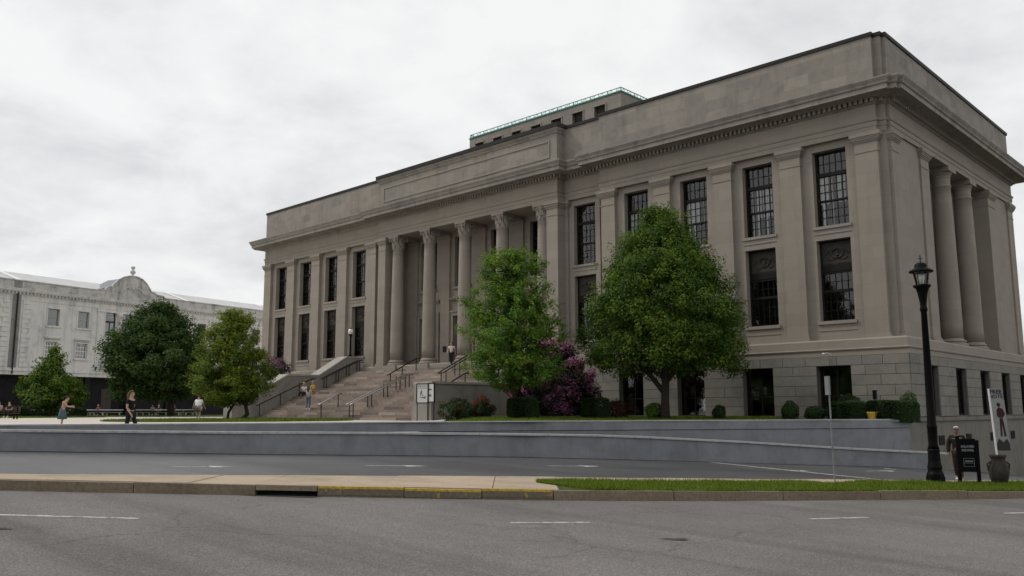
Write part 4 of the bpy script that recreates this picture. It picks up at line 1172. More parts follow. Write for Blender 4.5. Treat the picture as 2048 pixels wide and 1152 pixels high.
# ------------------------------------------------------------------ handrails
def step_z(y):
    z = 0.0
    for yi, zt, td in step_list:
        if y >= yi: z = zt
    return z
def handrail(x, ys, label, tops=(0.92,), mat='iron', railmat='steel', pair=0.0, hook=0.3, group=None):
    t = thing('handrail', (x, ys[0], step_z(ys[0])), label, 'handrail', group)
    for px in ([x] if not pair else [x - pair / 2, x + pair / 2]):
        P = [Vector((px, y, step_z(y) + 0.92)) for y in ys]
        for y in ys:
            mb = MB(); mb.tube([(px, y, step_z(y) - 0.02), (px, y, step_z(y) + 0.92)], 0.036, 6); mb.build('post', M[mat], t)
        a = P[0] + (P[0] - P[1]).normalized() * 0.28
        b = P[-1] + Vector((0, hook, 0))
        mb = MB(); mb.tube([a] + [P[0], P[-1]] + [b], 0.046, 8); mb.build('rail', M[railmat], t, smooth=True)
    if pair:
        P0 = Vector((x, ys[0], step_z(ys[0]) + 0.92)); P1 = Vector((x, ys[1], step_z(ys[1]) + 0.92)); e_ = P0 + (P0 - P1).normalized() * 0.28
        mb = MB(); mb.tube([e_ + Vector((-pair / 2, 0, 0)), e_ + Vector((-pair / 4, -0.12, -0.05)), e_ + Vector((pair / 4, -0.12, -0.05)), e_ + Vector((pair / 2, 0, 0))], 0.032, 8); mb.build('rail_return', M[railmat], t)
    return t
handrail(-41.25, [-9.6, -7.9, -6.3, -5.2], 'dark handrail on the lower steps along the left cheek wall', railmat='iron')
handrail(-41.2, [-4.0, -2.9, -1.9, -0.9], 'dark double handrail on the upper steps below the globe lamp', railmat='iron', pair=0.35)
handrail(-33.4, [-9.55, -8.2], 'short two-post steel handrail in the middle of the lower steps')
handrail(-30.0, [-9.55, -8.1, -6.8, -5.75, -4.95], 'long double steel handrail climbing the middle of the lower steps', pair=0.42)
handrail(-33.2, [-3.9, -2.8, -1.5], 'dark handrail on the upper steps between the first two columns', railmat='iron')
handrail(-27.4, [-3.95, -2.7, -1.1], 'dark double handrail on the upper steps by the woman at the door', railmat='iron', pair=0.5)
handrail(-23.2, [-9.3, -7.6, -5.9], 'dark handrail beside the right cheek block behind the notice board', railmat='iron')

# ------------------------------------------------------------------ white building across the plaza
WBo = Vector((-101.49, -9.70, 0)); WBu = Vector((-0.2047, 0.9788, 0)); WBn = Vector((0.9788, 0.2047, 0))
WF = Frame(WBo, WBu, WBn)
WB = thing('white_building', WBo, 'long weathered white stone hall with curved gable and urn beyond the trees', 'building')
up_w = [5.75, 9.8, 24.6, 28.65, 35.2, 39.2, 43.3, 47.3, -4.6, -8.6, -12.6]
hs = []
for c in up_w: hs += [(c - .78, c + .78, 11.5, 13.7), (c - .78, c + .78, 7.45, 9.45)]
for c in (13.75, 16.2, 18.65): hs += [(c - .78, c + .78, 7.9, 13.95)]
mb = MB().holes(WF, -40, 62, 5.1, 14.4, 0.0, hs, 0.35); mb.build('upper_wall', M['whitestone'], WB)
mb = MB()
for z0, z1, n1 in ((14.4, 14.5, .06), (14.5, 15.05, 0.02), (15.05, 15.15, .08), (15.38, 15.5, .42), (15.5, 15.7, .5), (15.7, 15.8, .56), (5.1, 5.55, 0.12), (5.55, 5.75, 0.22), (5.75, 5.95, .1)):
    mb.fbox(WF, -40, 62, z0, z1, -0.3, n1)
mb.build('entablature', M['whitestone'], WB)
mb = MB(); mb.fbox(WF, -40, 62, 15.15, 15.38, -0.3, 0.1)
t = -39.9
while t < 62:
    mb.fbox(WF, t, t + 0.22, 15.17, 15.37, 0.1, 0.32); t += 0.46
mb.build('dentil_course', M['whitestone'], WB, kind='stuff')
mb = MB(); mb.fbox(WF, -40, 11.6, 15.8, 16.78, -0.3, 0.05); mb.fbox(WF, 21.8, 62, 15.8, 16.78, -0.3, 0.05); mb.fbox(WF, 11.6, 21.8, 15.8, 16.3, -0.3, 0.05)
mb.build('attic_wall', M['whiteattic'], WB)
mb = MB(); mb.fbox(WF, -40, 11.6, 16.78, 16.92, -0.35, 0.14); mb.fbox(WF, 21.8, 62, 16.78, 16.92, -0.35, 0.14)
mb.build('attic_coping', M['whiteattic'], WB)
# pavilion break with quoins and the wet stain in its angle
mb = MB(); mb.fbox(WF, -40, 0.2, 5.1, 14.4, 0.0, 0.6) if False else None
for i in range(14):
    z = 6.1 + i * 0.6; w = 0.75 if i % 2 else 1.05
    mb.fbox(WF, 0.1 - w, 0.1, z, z + 0.55, -0.05, 0.10); mb.fbox(WF, 1.75, 1.75 + w, z, z + 0.55, -0.05, 0.10)
mb.build('quoin_stones', M['whitestone'], WB, kind='stuff')
mb = MB(); mb.fbox(WF, 0.45, 1.45, 5.1, 16.75, -0.05, 0.075); mb.build('stained_return', M['drip'], WB)
mb = MB(); mb.tube([WF.pt(0.95, 5.2, .2), WF.pt(0.95, 15.2, .2)], 0.09, 8); mb.build('downpipe', M['iron'], WB)
for t0 in (11.75, 20.7):
    mb = MB(); mb.fbox(WF, t0, t0 + 0.85, 5.95, 14.4, -0.05, 0.14); mb.fbox(WF, t0 - .1, t0 + .95, 13.95, 14.4, -0.05, 0.24); mb.build('pilaster', M['whitestone'], WB)
# curved gable
gp = [(11.5, 16.3), (11.5, 16.95), (12.6, 17.0), (13.0, 17.45), (13.6, 17.5), (13.9, 18.0), (14.5, 18.6), (15.3, 19.1), (16.1, 19.35), (16.8, 19.42), (17.5, 19.35), (18.2, 19.1), (18.9, 18.55), (19.4, 17.9), (19.7, 17.5), (20.2, 17.45), (20.5, 17.2), (21.7, 17.1), (21.9, 16.6), (21.9, 16.3)]
def gable(pts, n0, n1, grow=0.0):
    mb = MB(); c = Vector((16.7, 17.2)); k = len(pts)
    q = [(c.x + (u - c.x) * (1 + grow), c.y + (z - c.y) * (1 + grow)) for u, z in pts]
    for n_ in (n1, n0): mb.v += [WF.pt(u, z, n_) for u, z in q]
    mb.f.append(tuple(range(k)))
    for i in range(k - 1): mb.f.append((i, k + i, k + i + 1, i + 1))
    mb.f.append(tuple(reversed(range(k, 2 * k))))
    return mb
gable(gp, -0.5, 0.06).build('curved_gable', M['whiteattic'], WB)
mb = MB(); mb.tube([WF.pt(u, z, 0.08) for u, z in gp[1:-1]], 0.11, 6); mb.build('gable_moulding', M['whiteattic'], WB)
mb = MB()
mb.tube([WF.pt(16.75 + .42 * math.cos(t), 17.75 + .55 * math.sin(t), .1) for t in lin(0, 6.283, 14)], .09, 6, False)
mb.lathe([(0.02, -.45), (.3, -.3), (.36, .1), (.2, .42), (.02, .45)], WF.pt(16.75, 17.75, 0.0), 12)
for s in (-1, 1): mb.tube([WF.pt(16.75 + s * (.5 + 1.7 * t), 17.55 - .5 * t + .25 * math.sin(6 * t), .1) for t in lin(0, 1, 9)], [.13, .12, .12, .11, .1, .1, .09, .08, .07, .05], 6)
mb.build('cartouche', M['whiteattic'], WB)
mb = MB(); mb.lathe([(.24, 0), (.24, .12), (.12, .2), (.14, .28), (.34, .5), (.38, .68), (.28, .85), (.16, .95), (.14, 1.02), (.24, 1.15), (.28, 1.3), (.26, 1.42), (.1, 1.44)], WF.pt(16.75, 19.38, -0.2), 16); mb.build('urn_finial', M['whiteattic'], WB, smooth=True)
# roofs
mb = MB(); P = WF.pt
mb.face([P(-40, 16.8, -.3), P(62, 16.8, -.3), P(62, 18.75, -6.5), P(-40, 18.75, -6.5)]); mb.face([P(62, 16.8, -.3), P(62, 16.8, -13), P(62, 18.75, -6.5)])
mb.build('roof', M['slate'], WB)
for t in (1.2, 26.2, 44):
    mb = MB(); mb.face([P(t, 16.85, -.3), P(t + .9, 16.85, -.3), P(t + .9, 18.80, -6.5), P(t, 18.80, -6.5)]); mb.build('roof_batten', M['whitepaint'], WB)
mb = MB(); mb.face([P(13.0, 17.4, -.4), P(13.0, 17.0, -6), P(16.7, 19.3, -6), P(16.7, 19.3, -.4)]); mb.face([P(20.4, 17.4, -.4), P(16.7, 19.3, -.4), P(16.7, 19.3, -6), P(20.4, 17.0, -6)])
mb.build('cross_roof', M['slatedark'], WB)
def wwin(c, z0, z1, dark, hood):
    mb = MB(); l, r = c - .78, c + .78
    for q in ((l, l + .09, z0, z1), (r - .09, r, z0, z1), (l, r, z0, z0 + .09), (l, r, z1 - .09, z1), (l, r, (z0 + z1) / 2 - .04, (z0 + z1) / 2 + .04)):
        mb.fbox(WF, *q, -.32, -.22)
    if dark:
        for i in (1, 2, 3): mb.fbox(WF, l + 1.56 * i / 4 - .03, l + 1.56 * i / 4 + .03, z0, z1, -.30, -.24)
        for zz in ((z0 * 3 + z1) / 4, (z0 + z1 * 3) / 4): mb.fbox(WF, l, r, zz - .03, zz + .03, -.30, -.24)
    w_ = mb.build('window', M['whitepaint'] if dark else M['shade'], WB)
    g = MB(); g.fbox(WF, l + .05, r - .05, z0 + .05, z1 - .05, -.272, -.268); g.build('pane', M['glass'], w_)
    g = MB(); g.fbox(WF, l, r, z0, z1, -.45, -.40); g.build('roller_shade' if not dark else 'room_dark', M['dark'] if dark else M['shade'], w_)
    s = MB(); s.fbox(WF, l - .25, r + .25, z0 - .2, z0, -.05, .14)
    for q in ((l - .18, l, z0, z1 + .18), (r, r + .18, z0, z1 + .18), (l, r, z1, z1 + .18)): s.fbox(WF, *q, -.03, .06)
    if hood: s.fbox(WF, l - .3, r + .3, z1 + .45, z1 + .65, -.05, .3); s.fbox(WF, l - .2, r + .2, z1 + .3, z1 + .45, -.05, .12)
    s.build('window_surround', M['whitestone'], w_)
for c in up_w: wwin(c, 11.5, 13.7, False, False); wwin(c, 7.45, 9.45, True, True)
for c in (13.75, 16.2, 18.65):
    mb = MB(); l, r = c - .78, c + .78
    for q in ((l, l + .1, 7.9, 13.95), (r - .1, r, 7.9, 13.95), (c - .05, c + .05, 7.9, 12.7), (l, r, 12.6, 12.8), (l, r, 10.9, 11.0), (l, r, 9.0, 9.1)): mb.fbox(WF, *q, -.34, -.24)
    w_ = mb.build('loggia_window', M['bronze'], WB)
    g = MB(); g.fbox(WF, l, r, 7.9, 13.9, -.292, -.288); g.build('pane', M['glass'], w_)
    g = MB(); g.fbox(WF, l, r, 7.9, 12.6, -.5, -.45); g.build('roller_shade', M['shade'], w_)
    g = MB(); g.fbox(WF, l, r, 12.6, 14, -.52, -.47); g.build('room_dark', M['dark'], w_)
for c in (14.97, 17.42):
    mb = MB(); mb.lathe([(.42, 0), (.42, .15), (.34, .2), (.34, .3), (.30, 5.5), (.36, 5.55), (.42, 5.8), (.45, 6.0)], WF.pt(c, 7.95, 0.05), 14); mb.build('loggia_column', M['whitestone'], WB, smooth=True)
mb = MB(); mb.fbox(WF, 12.4, 20, 7.72, 7.9, .3, .75); mb.fbox(WF, 12.4, 20, 6.6, 6.75, .0, .8)
for i in range(26): mb.lathe([(.06, 0), (.11, .25), (.05, .7), (.08, .97)], WF.pt(12.7 + i * .28, 6.75, .55), 6)
mb.build('balustrade', M['whitestone'], WB, kind='stuff')
# ground floor: dark shopfront arcade between piers
mb = MB(); mb.fbox(WF, -40, 62, -0.5, 5.1, -2.0, -0.9); mb.build('shopfront', M['brickdark'], WB)
for t in arange(-39, 61, 6.25):
    mb = MB(); mb.fbox(WF, t - .35, t + .35, -0.5, 5.1, -0.6, 0.0); mb.build('arcade_pier', M['brickdark'], WB)
for t in (-2.2, 4.6, 10.4, 13.6, 22.5, 29, 36):
    mb = MB(); mb.fbox(WF, t, t + 1.5, 0.6, 3.6, -0.9, -0.86); mb.build('shop_window', M['relief'], WB)
mb = MB(); mb.prism([(WF.pt(-40, 0, -13)[0], WF.pt(-40, 0, -13)[1]), (WF.pt(62, 0, -13)[0], WF.pt(62, 0, -13)[1]), (WF.pt(62, 0, -.6)[0], WF.pt(62, 0, -.6)[1]), (WF.pt(-40, 0, -.6)[0], WF.pt(-40, 0, -.6)[1])], 4.9, 15.9)
mb.build('rear_mass', M['dark'], WB)

# dark building glimpsed past the far corner
FB = thing('far_building', (12, 62, -6), 'dark roofed stone building glimpsed past the far right corner', 'building')
mb = MB(); mb.box(4, 34, 58, 74, -8, 10.6); mb.build('wall', M['base'], FB)
mb = MB(); mb.box(3.4, 34.6, 57.4, 74.6, 10.6, 11.6); mb.build('cornice', M['coping'], FB)
mb = MB(); mb.box(3.6, 34.4, 57.7, 74.4, 9.6, 9.9); mb.build('string_course', M['lime'], FB)
for i in range(6):
    for z in (1, 5.5):
        mb = MB(); mb.box(6 + i * 4.4, 7.6 + i * 4.4, 57.93, 58.1, z, z + 2.6); w_ = mb.build('window', M['bronze'], FB)
        mb = MB(); mb.box(6.1 + i * 4.4, 7.5 + i * 4.4, 57.92, 57.925, z + .1, z + 2.5); mb.build('pane', M['glass'], w_)

# ------------------------------------------------------------------ foliage
def leaves(name, C, Nn, S, T, mat, parent=None, asp=0.34, seed=0):
    rng = np.random.default_rng(seed); n = len(C)
    Nn = Nn / (np.linalg.norm(Nn, axis=1, keepdims=True) + 1e-9)
    t = rng.normal(size=(n, 3)); t -= Nn * np.sum(t * Nn, 1, keepdims=True); t /= np.linalg.norm(t, axis=1, keepdims=True) + 1e-9
    b = np.cross(Nn, t); s = S[:, None]
    v = np.empty((n, 4, 3))
    v[:, 0] = C - t * s * .5; v[:, 1] = C + b * s * asp + Nn * s * .06; v[:, 2] = C + t * s * .5 - Nn * s * .10; v[:, 3] = C - b * s * asp + Nn * s * .06
    o_ = origin_of(parent); v -= np.array([o_.x, o_.y, o_.z])
    me = bpy.data.meshes.new(name)
    me.vertices.add(4 * n); me.vertices.foreach_set('co', v.reshape(-1))
    me.loops.add(4 * n); me.loops.foreach_set('vertex_index', np.arange(4 * n, dtype=np.int32))
    me.polygons.add(n); me.polygons.foreach_set('loop_start', np.arange(0, 4 * n, 4, dtype=np.int32))
    at = me.attributes.new('tint', 'FLOAT', 'POINT'); at.data.foreach_set('value', np.repeat(np.clip(T, 0, 1), 4).astype(np.float32))
    me.update(); me.validate(); me.materials.append(mat)
    o = link(bpy.data.objects.new(name, me)); o.parent = parent
    return o
def crown(prof, center, n_cl, per, rcl, size, seed, asym=0.12, fill=0.45, flat=0.75, stray=0, squash=(1, 1), lean=(0, 0)):
    """leaf positions for a crown; prof is (height, radius) pairs; returns arrays and clump centres"""
    rng = np.random.default_rng(seed)
    zs = np.array([p[0] for p in prof]); rs_ = np.array([p[1] for p in prof])
    ph = rng.uniform(0, 6.283, 6)
    cents = []
    area = np.interp(np.linspace(zs[0], zs[-1], 200), zs, rs_) + 0.15
    cdf = np.cumsum(area); cdf /= cdf[-1]
    while len(cents) < n_cl:
        z = np.interp(rng.random(), cdf, np.linspace(zs[0], zs[-1], 200))
        th = rng.uniform(0, 6.283)
        Rr = np.interp(z, zs, rs_) * (1 + asym * (np.sin(2 * th + ph[0] + z * .6) + .7 * np.sin(3 * th + ph[1] - z * 1.3) + .5 * np.sin(5 * th + ph[2] + z * 2.1)))
        q = rng.random()
        rr = Rr * (fill + (1 - fill) * q ** 0.45) if rng.random() < .8 else Rr * math.sqrt(q) * fill
        rr = max(0, rr - rcl * .35)
        h = (z - zs[0]) / (zs[-1] - zs[0])
        cents.append((center[0] + rr * math.cos(th) * squash[0] + lean[0] * h, center[1] + rr * math.sin(th) * squash[1] + lean[1] * h, center[2] + z))
    cents = np.array(cents)
    C = []; Nn = []; S = []; T = []
    ax = np.array([center[0], center[1], 0])
    for c in cents:
        q_ = rng.uniform(.55, 1.5); k = int(per * q_ ** 1.6); rc = rcl * q_
        d = rng.normal(size=(k, 3)); d /= np.linalg.norm(d, axis=1, keepdims=True)
        rad = rc * rng.random(k) ** 0.42
        p = c + d * rad[:, None] * np.array([1, 1, flat])
        out = c - ax; out[2] = 0.0; out = out / (np.linalg.norm(out) + 1e-6)
        nn = d * .6 + np.array([0, 0, .65]) + out * .35 + rng.normal(size=(k, 3)) * .38
        C.append(p); Nn.append(nn); S.append(size * rng.uniform(.7, 1.3, k)); T.append(np.clip(rng.normal(rng.uniform(.15, .72), .17, k), 0, 1))
    for _ in range(stray):
        th = rng.uniform(0, 6.283); z = rng.uniform(zs[0], zs[-1]); Rr = np.interp(z, zs, rs_) * 1.02
        st = np.array([center[0] + Rr * math.cos(th) * .9 + lean[0] * (z - zs[0]) / (zs[-1] - zs[0]), center[1] + Rr * math.sin(th) * .9 + lean[1] * (z - zs[0]) / (zs[-1] - zs[0]), center[2] + z])
        dv = np.array([math.cos(th), math.sin(th), rng.uniform(.0, .9)]); L = rng.uniform(.4, .95) * rcl * 1.5
        k = 26; tt = rng.random(k)
        C.append(st + dv * (tt * L)[:, None] + rng.normal(size=(k, 3)) * .09); Nn.append(rng.normal(size=(k, 3)) * .6 + np.array([0, 0, .7])); S.append(size * rng.uniform(.7, 1.2, k)); T.append(np.clip(rng.normal(.7, .18, k), 0, 1))
    return np.concatenate(C), np.concatenate(Nn), np.concatenate(S), np.concatenate(T), cents
def limb(mb, p0, p1, r0, r1, rnd, n=5, bend=.12, sides=6):
    p0, p1 = Vector(p0), Vector(p1); L = (p1 - p0).length; pts = []; rad = []
    off = Vector((rnd.uniform(-1, 1), rnd.uniform(-1, 1), rnd.uniform(-.3, .6))) * L * bend
    for i in range(n + 1):
        t = i / n; pts.append(p0.lerp(p1, t) + off * math.sin(math.pi * t)); rad.append(r0 + (r1 - r0) * t)
    mb.tube(pts, rad, sides, False)
def tree(name, loc, label, prof, stems, mat, n_cl, per, rcl, size, seed, group=None, fork=2.0, branches=26, brr=0.07, **kw):
    t = thing(name, loc, label, 'tree', group); rnd = random.Random(seed)
    C, Nn, S, T, cents = crown(prof, loc, n_cl, per, rcl, size, seed, **kw)
    leaves('crown', C, Nn, S, T, mat, t, seed=seed)
    for pts, rad in stems:
        mb = MB(); mb.tube([(loc[0] + x, loc[1] + y, loc[2] + z) for x, y, z in pts], rad, 10); mb.build('trunk', M['bark'], t, smooth=True)
    mb = MB(); sp = [(Vector((loc[0] + p[0], loc[1] + p[1], loc[2] + p[2]))) for pts, rad in stems for p in pts[1:] if p[2] > fork * .8]
    idx = list(range(len(cents))); rnd.shuffle(idx)
    for i in idx[:branches]:
        c = Vector(cents[i]); cand = [p for p in sp if p.z < c.z + .3] or sp
        b = min(cand, key=lambda p: (p - c).length); limb(mb, b, c, brr, .012, rnd)
    mb.build('branches', M['bark'], t, smooth=True)
    return t
def gp_(a, d): 
    p = W(a, d); return (p.x, p.y, HP(a, d - wall_d(a)))

# big round tree before the right wing
tree('round_tree', gp_(7.6, 43.0), 'big dense round-headed green tree before the right wing windows',
     [(2.35, 2.8), (2.6, 3.6), (3.2, 3.95), (4.4, 4.05), (5.8, 3.85), (7.0, 3.35), (8.1, 2.55), (9.1, 1.75), (10.0, 1.0), (10.7, .3)],
     [([(0, 0, -.1), (0, .05, 1.0), (.05, .05, 1.9), (.15, .1, 3.2), (.1, .1, 5.5), (0, 0, 8.5)], [.26, .21, .19, .15, .10, .03]),
      ([(0, 0, 1.3), (-.5, -.35, 2.1), (-1.3, -.8, 3.1), (-1.9, -1.2, 4.4)], [.14, .13, .10, .05]),
      ([(0.02, 0.05, 1.7), (-.2, -.1, 2.5), (-.45, -.3, 3.6), (-.7, -.5, 5.2)], [.11, .10, .08, .04]),
      ([(.05, .05, 1.8), (.6, .4, 2.6), (1.5, .9, 3.6), (2.2, 1.2, 5)], [.13, .12, .09, .04])],
     M['lf_round'], 760, 150, .52, .115, 101, branches=46, fork=2.2, stray=150, asym=.10, fill=.60)
# slim loose tree in front of the stairs' right side
tree('slim_tree', gp_(0.05, 44.0), 'loose green young tree with thin trunk between the portico and the purple bush',
     [(1.6, .7), (1.9, 2.1), (2.6, 2.75), (3.5, 2.3), (4.4, 2.75), (5.2, 2.4), (6.3, 1.8), (7.4, 1.5), (8.2, 1.3), (8.6, .8)],
     [([(0, 0, -.1), (.02, 0, .9), (0, .02, 2.5), (.05, 0, 5), (.1, 0, 7.6)], [.085, .07, .06, .04, .015])],
     M['lf_slim'], 330, 125, .42, .12, 102, branches=80, brr=.03, fork=1.0, stray=240, asym=.30, fill=.24)
# two-stemmed tree on the plaza
tree('two_stem_tree', gp_(-18.6, 57.0), 'bushy yellow-green tree with two curved stems on the plaza lawn before the stairs',
     [(1.1, 1.1), (1.5, 2.2), (2.2, 2.65), (3.2, 2.45), (4.2, 2.05), (5.2, 1.65), (6.1, 1.2), (6.8, .75), (7.15, .2)],
     [([(.55, .5, -.1), (.85, .8, .4), (.75, .7, 1.0), (.3, .3, 1.8), (.1, .1, 3.5), (0, 0, 5.5)], [.17, .14, .12, .10, .07, .02]),
      ([(-.1, -.1, -.1), (-.05, -.05, .5), (.15, .15, 1.0), (.0, .0, 1.8), (-.5, -.4, 3.2)], [.10, .09, .09, .08, .04])],
     M['lf_gold'], 320, 120, .48, .135, 103, branches=40, brr=.04, fork=1.0, stray=150, asym=.20, fill=.35)
tree('dark_tree', gp_(-39.2, 95.0), 'broad dark green spreading tree in front of the white building',
     [(2.2, 3.0), (3.2, 5.2), (5.0, 5.9), (7.0, 5.6), (8.8, 4.6), (10.4, 3.2), (11.6, 1.8), (12.4, .5)],
     [([(1.2, 1.2, -.1), (1.2, 1.2, 1.8), (.6, .6, 4.0), (0, 0, 9)], [.42, .34, .26, .06]), ([(1.2, 1.2, 1.6), (-1.0, -.6, 3.4), (-2.5, -1.4, 5.5)], [.24, .2, .08]), ([(1.2, 1.2, 1.8), (2.8, 2.4, 3.6), (3.6, 3.2, 5.5)], [.22, .18, .08])],
     M['lf_dark'], 480, 95, .95, .28, 104, branches=34, brr=.12, stray=30, asym=.17, fill=.5)
tree('small_far_tree', gp_(-46.0, 86.0), 'small twin-topped green tree at the far left of the plaza',
     [(1.0, 1.2), (1.5, 2.3), (2.4, 2.55), (3.5, 2.1), (4.6, 1.5), (5.7, .95), (6.5, .45), (6.9, .1)],
     [([(.1, .1, -.1), (.1, .1, 1.0), (0, 0, 3), (-.2, 0, 5.6)], [.12, .11, .09, .03])],
     M['lf_lime'], 240, 85, .6, .21, 105, branches=24, brr=.05, fork=.9, stray=24, asym=.22, fill=.45)

def bush(name, loc, label, rad, n, size, mat, seed, group=None, flowers=None, fmat=None, lumps=14, cat='bush', boxy=False, part='foliage', top_only=.2):
    """rounded or clipped shrub: rad = half sizes (x, y) and height"""
    t = thing(name, loc, label, cat, group); rng = np.random.default_rng(seed)
    rx, ry, h = rad
    if boxy: n = int(n * 2.2); size *= 1.25
    d = rng.normal(size=(n, 3)); d /= np.linalg.norm(d, axis=1, keepdims=True); d[:, 2] = np.abs(d[:, 2]) if boxy else d[:, 2]
    if boxy:
        q = 10.0; sc = (np.abs(d) ** q).sum(1) ** (-1 / q); d = d * sc[:, None]
    lc = rng.normal(size=(lumps, 3)); lc /= np.linalg.norm(lc, axis=1, keepdims=True)
    dn = d / np.linalg.norm(d, axis=1, keepdims=True)
    lump = np.max(dn @ lc.T, axis=1); lump = np.clip((lump - .75) / .25, 0, 1)
    amp = .03 if boxy else .16
    r = (1 - rng.random(n) ** 2 * (.12 if boxy else .30)) * (1 - amp + amp * 1.4 * lump)
    C = np.stack([loc[0] + d[:, 0] * rx * r, loc[1] + d[:, 1] * ry * r, loc[2] + (d[:, 2] * h * r if boxy else h * (.5 + .5 * d[:, 2] * r))], 1)
    low = rng.random(n) < (.10 if boxy else .12)
    C[low, 2] = loc[2] + rng.random(low.sum()) * h * .35
    if boxy:
        an = math.atan2(RX.y, RX.x) + .22; ca, sa = math.cos(an), math.sin(an); X_ = C[:, 0] - loc[0]; Y_ = C[:, 1] - loc[1]
        C[:, 0] = loc[0] + X_ * ca - Y_ * sa; C[:, 1] = loc[1] + X_ * sa + Y_ * ca
    leaves(part, C, dn * .9 + rng.normal(size=(n, 3)) * .45 + np.array([0, 0, .3]), size * rng.uniform(.7, 1.3, n), np.clip(rng.normal(.45, .22, n), 0, 1), mat, t, seed=seed)
    if flowers:
        k = 70; base = rng.normal(size=(flowers // k + 1, 3)); base /= np.linalg.norm(base, axis=1, keepdims=True); base[:, 2] = np.abs(base[:, 2]) * (1 - top_only) + top_only
        base /= np.linalg.norm(base, axis=1, keepdims=True)
        F = []; Fn = []
        for bdir in base:
            kk = int(k * rng.uniform(.3, 1.6))
            dd = bdir + rng.normal(size=(kk, 3)) * .13; dd /= np.linalg.norm(dd, axis=1, keepdims=True)
            lm = np.clip((np.max(dd @ lc.T, axis=1) - .75) / .25, 0, 1); rr = (1 - amp + amp * 1.4 * lm) * rng.uniform(.96, 1.05, kk)
            F.append(np.stack([loc[0] + dd[:, 0] * rx * rr, loc[1] + dd[:, 1] * ry * rr, loc[2] + np.abs(dd[:, 2]) * h * rr], 1)); Fn.append(dd + rng.normal(size=(kk, 3)) * .5)
        F = np.concatenate(F); Fn = np.concatenate(Fn)
        leaves('blossom', F, Fn, size * .62 * rng.uniform(.7, 1.3, len(F)), rng.random(len(F)), fmat, t, asp=.42, seed=seed + 1)
    mb = MB(); rnd = random.Random(seed)
    for _ in range(7): limb(mb, (loc[0] + rnd.uniform(-.1, .1), loc[1] + rnd.uniform(-.1, .1), loc[2] - .05), (loc[0] + rnd.uniform(-.6, .6) * rx, loc[1] + rnd.uniform(-.6, .6) * ry, loc[2] + h * rnd.uniform(.5, .85)), .03, .01, rnd, sides=5)
    mb.build('stems', M['bark'], t)
    return t
def flowering(name, loc, label, prof, n_cl, per, rcl, size, lm, fm, share, fper, seed, fsize=.6, sq=(1, 1), upper=0.0):
    t = thing(name, loc, label, 'bush'); rng = np.random.default_rng(seed)
    C, Nn, S, T, cents = crown(prof, loc, n_cl, per, rcl, size, seed, asym=.10, fill=.7, squash=sq)
    leaves('foliage', C, Nn, S, T, lm, t, seed=seed)
    F = []; Fn = []; top = loc[2] + prof[-1][0]
    for c in cents:
        out = np.array([c[0] - loc[0], c[1] - loc[1], (c[2] - loc[2]) * .55 + .1]); out /= np.linalg.norm(out) + 1e-6
        if rng.random() > share * (1 - upper + upper * 1.6 * (c[2] - loc[2]) / prof[-1][0]): continue
        k = int(fper * rng.uniform(.3, 1.7)); d = rng.normal(size=(k, 3)) * .6 + out * .75; d /= np.linalg.norm(d, axis=1, keepdims=True)
        F.append(c + d * rcl * rng.uniform(.75, 1.08, (k, 1))); Fn.append(d + rng.normal(size=(k, 3)) * .4)
    F = np.concatenate(F); Fn = np.concatenate(Fn)
    leaves('blossom', F, Fn, size * fsize * rng.uniform(.7, 1.3, len(F)), rng.random(len(F)), fm, t, asp=.42, seed=seed + 1)
    mb = MB(); rnd = random.Random(seed)
    for i in range(0, len(cents), max(1, len(cents) // 14)): limb(mb, (loc[0], loc[1], loc[2] - .05), cents[i], .045, .012, rnd, sides=5)
    mb.build('stems', M['bark'], t); return t
flowering('rhododendron', gp_(2.3, 48.8), 'large rhododendron covered in purple blossom beside the portico', [(.2, 1.9), (1.0, 2.25), (2.0, 2.2), (2.9, 1.75), (3.6, 1.15), (4.1, .35)], 190, 110, .48, .15, M['lf_rho'], M['petal'], .85, 75, 201, .72, upper=.25)
bx, by, _ = gp_(-16.6, 69.0)
flowering('lilac_bush', (-48.1, -4.4, 0.0), 'purple flowering bush behind the left cheek wall of the stairs', [(.3, 1.6), (1.5, 2.0), (3.0, 1.9), (4.0, 1.4), (4.7, .6), (4.95, .1)], 130, 90, .5, .17, M['lf_rho'], M['lilac'], .8, 70, 202, upper=.3)
flowering('azalea_bush', gp_(-2.75, 43.6), 'wide dark shrub with red flowers left of the slim tree', [(.1, .85), (.5, 1.0), (.8, .85), (1.1, .3)], 70, 70, .24, .085, M['lf_box'], M['redpetal'], .22, 12, 203, .7, (1.05, .9), .4)
flowering('azalea_bush', gp_(-1.5, 43.9), 'small shrub topped with bright red flowers touching the slim tree trunk', [(.1, .5), (.4, .62), (.7, .5), (.98, .15)], 40, 60, .2, .085, M['lf_box'], M['redpetal'], .40, 18, 204, .8, (1, 1), .7)
bush('box_hedge', gp_(0.55, 43.4), 'clipped dark box hedge right of the slim tree trunk', (.72, .62, 1.02), 5200, .07, M['lf_box'], 205, boxy=True, cat='hedge')
bush('box_hedge', gp_(4.25, 44.0), 'clipped dark box hedge right of the purple rhododendron', (.62, .6, 1.02), 4600, .07, M['lf_box'], 206, boxy=True, cat='hedge')
flowering('russet_bush', gp_(5.25, 44.0), 'low dark shrub with reddish leaves left of the big tree', [(.1, .6), (.4, .75), (.65, .6), (.85, .2)], 46, 60, .2, .085, M['redleaf'], M['redpetal'], .2, 6, 207, .6)
bush('round_shrub', gp_(7.15, 43.6), 'small pale round shrub left of the big tree trunk', (.46, .46, .82), 1900, .085, M['lf_slim'], 208)
bush('round_shrub', gp_(10.35, 43.2), 'small dark scraggly shrub between two basement windows right of the big tree', (.36, .36, .72), 1300, .085, M['lf_box'], 209)
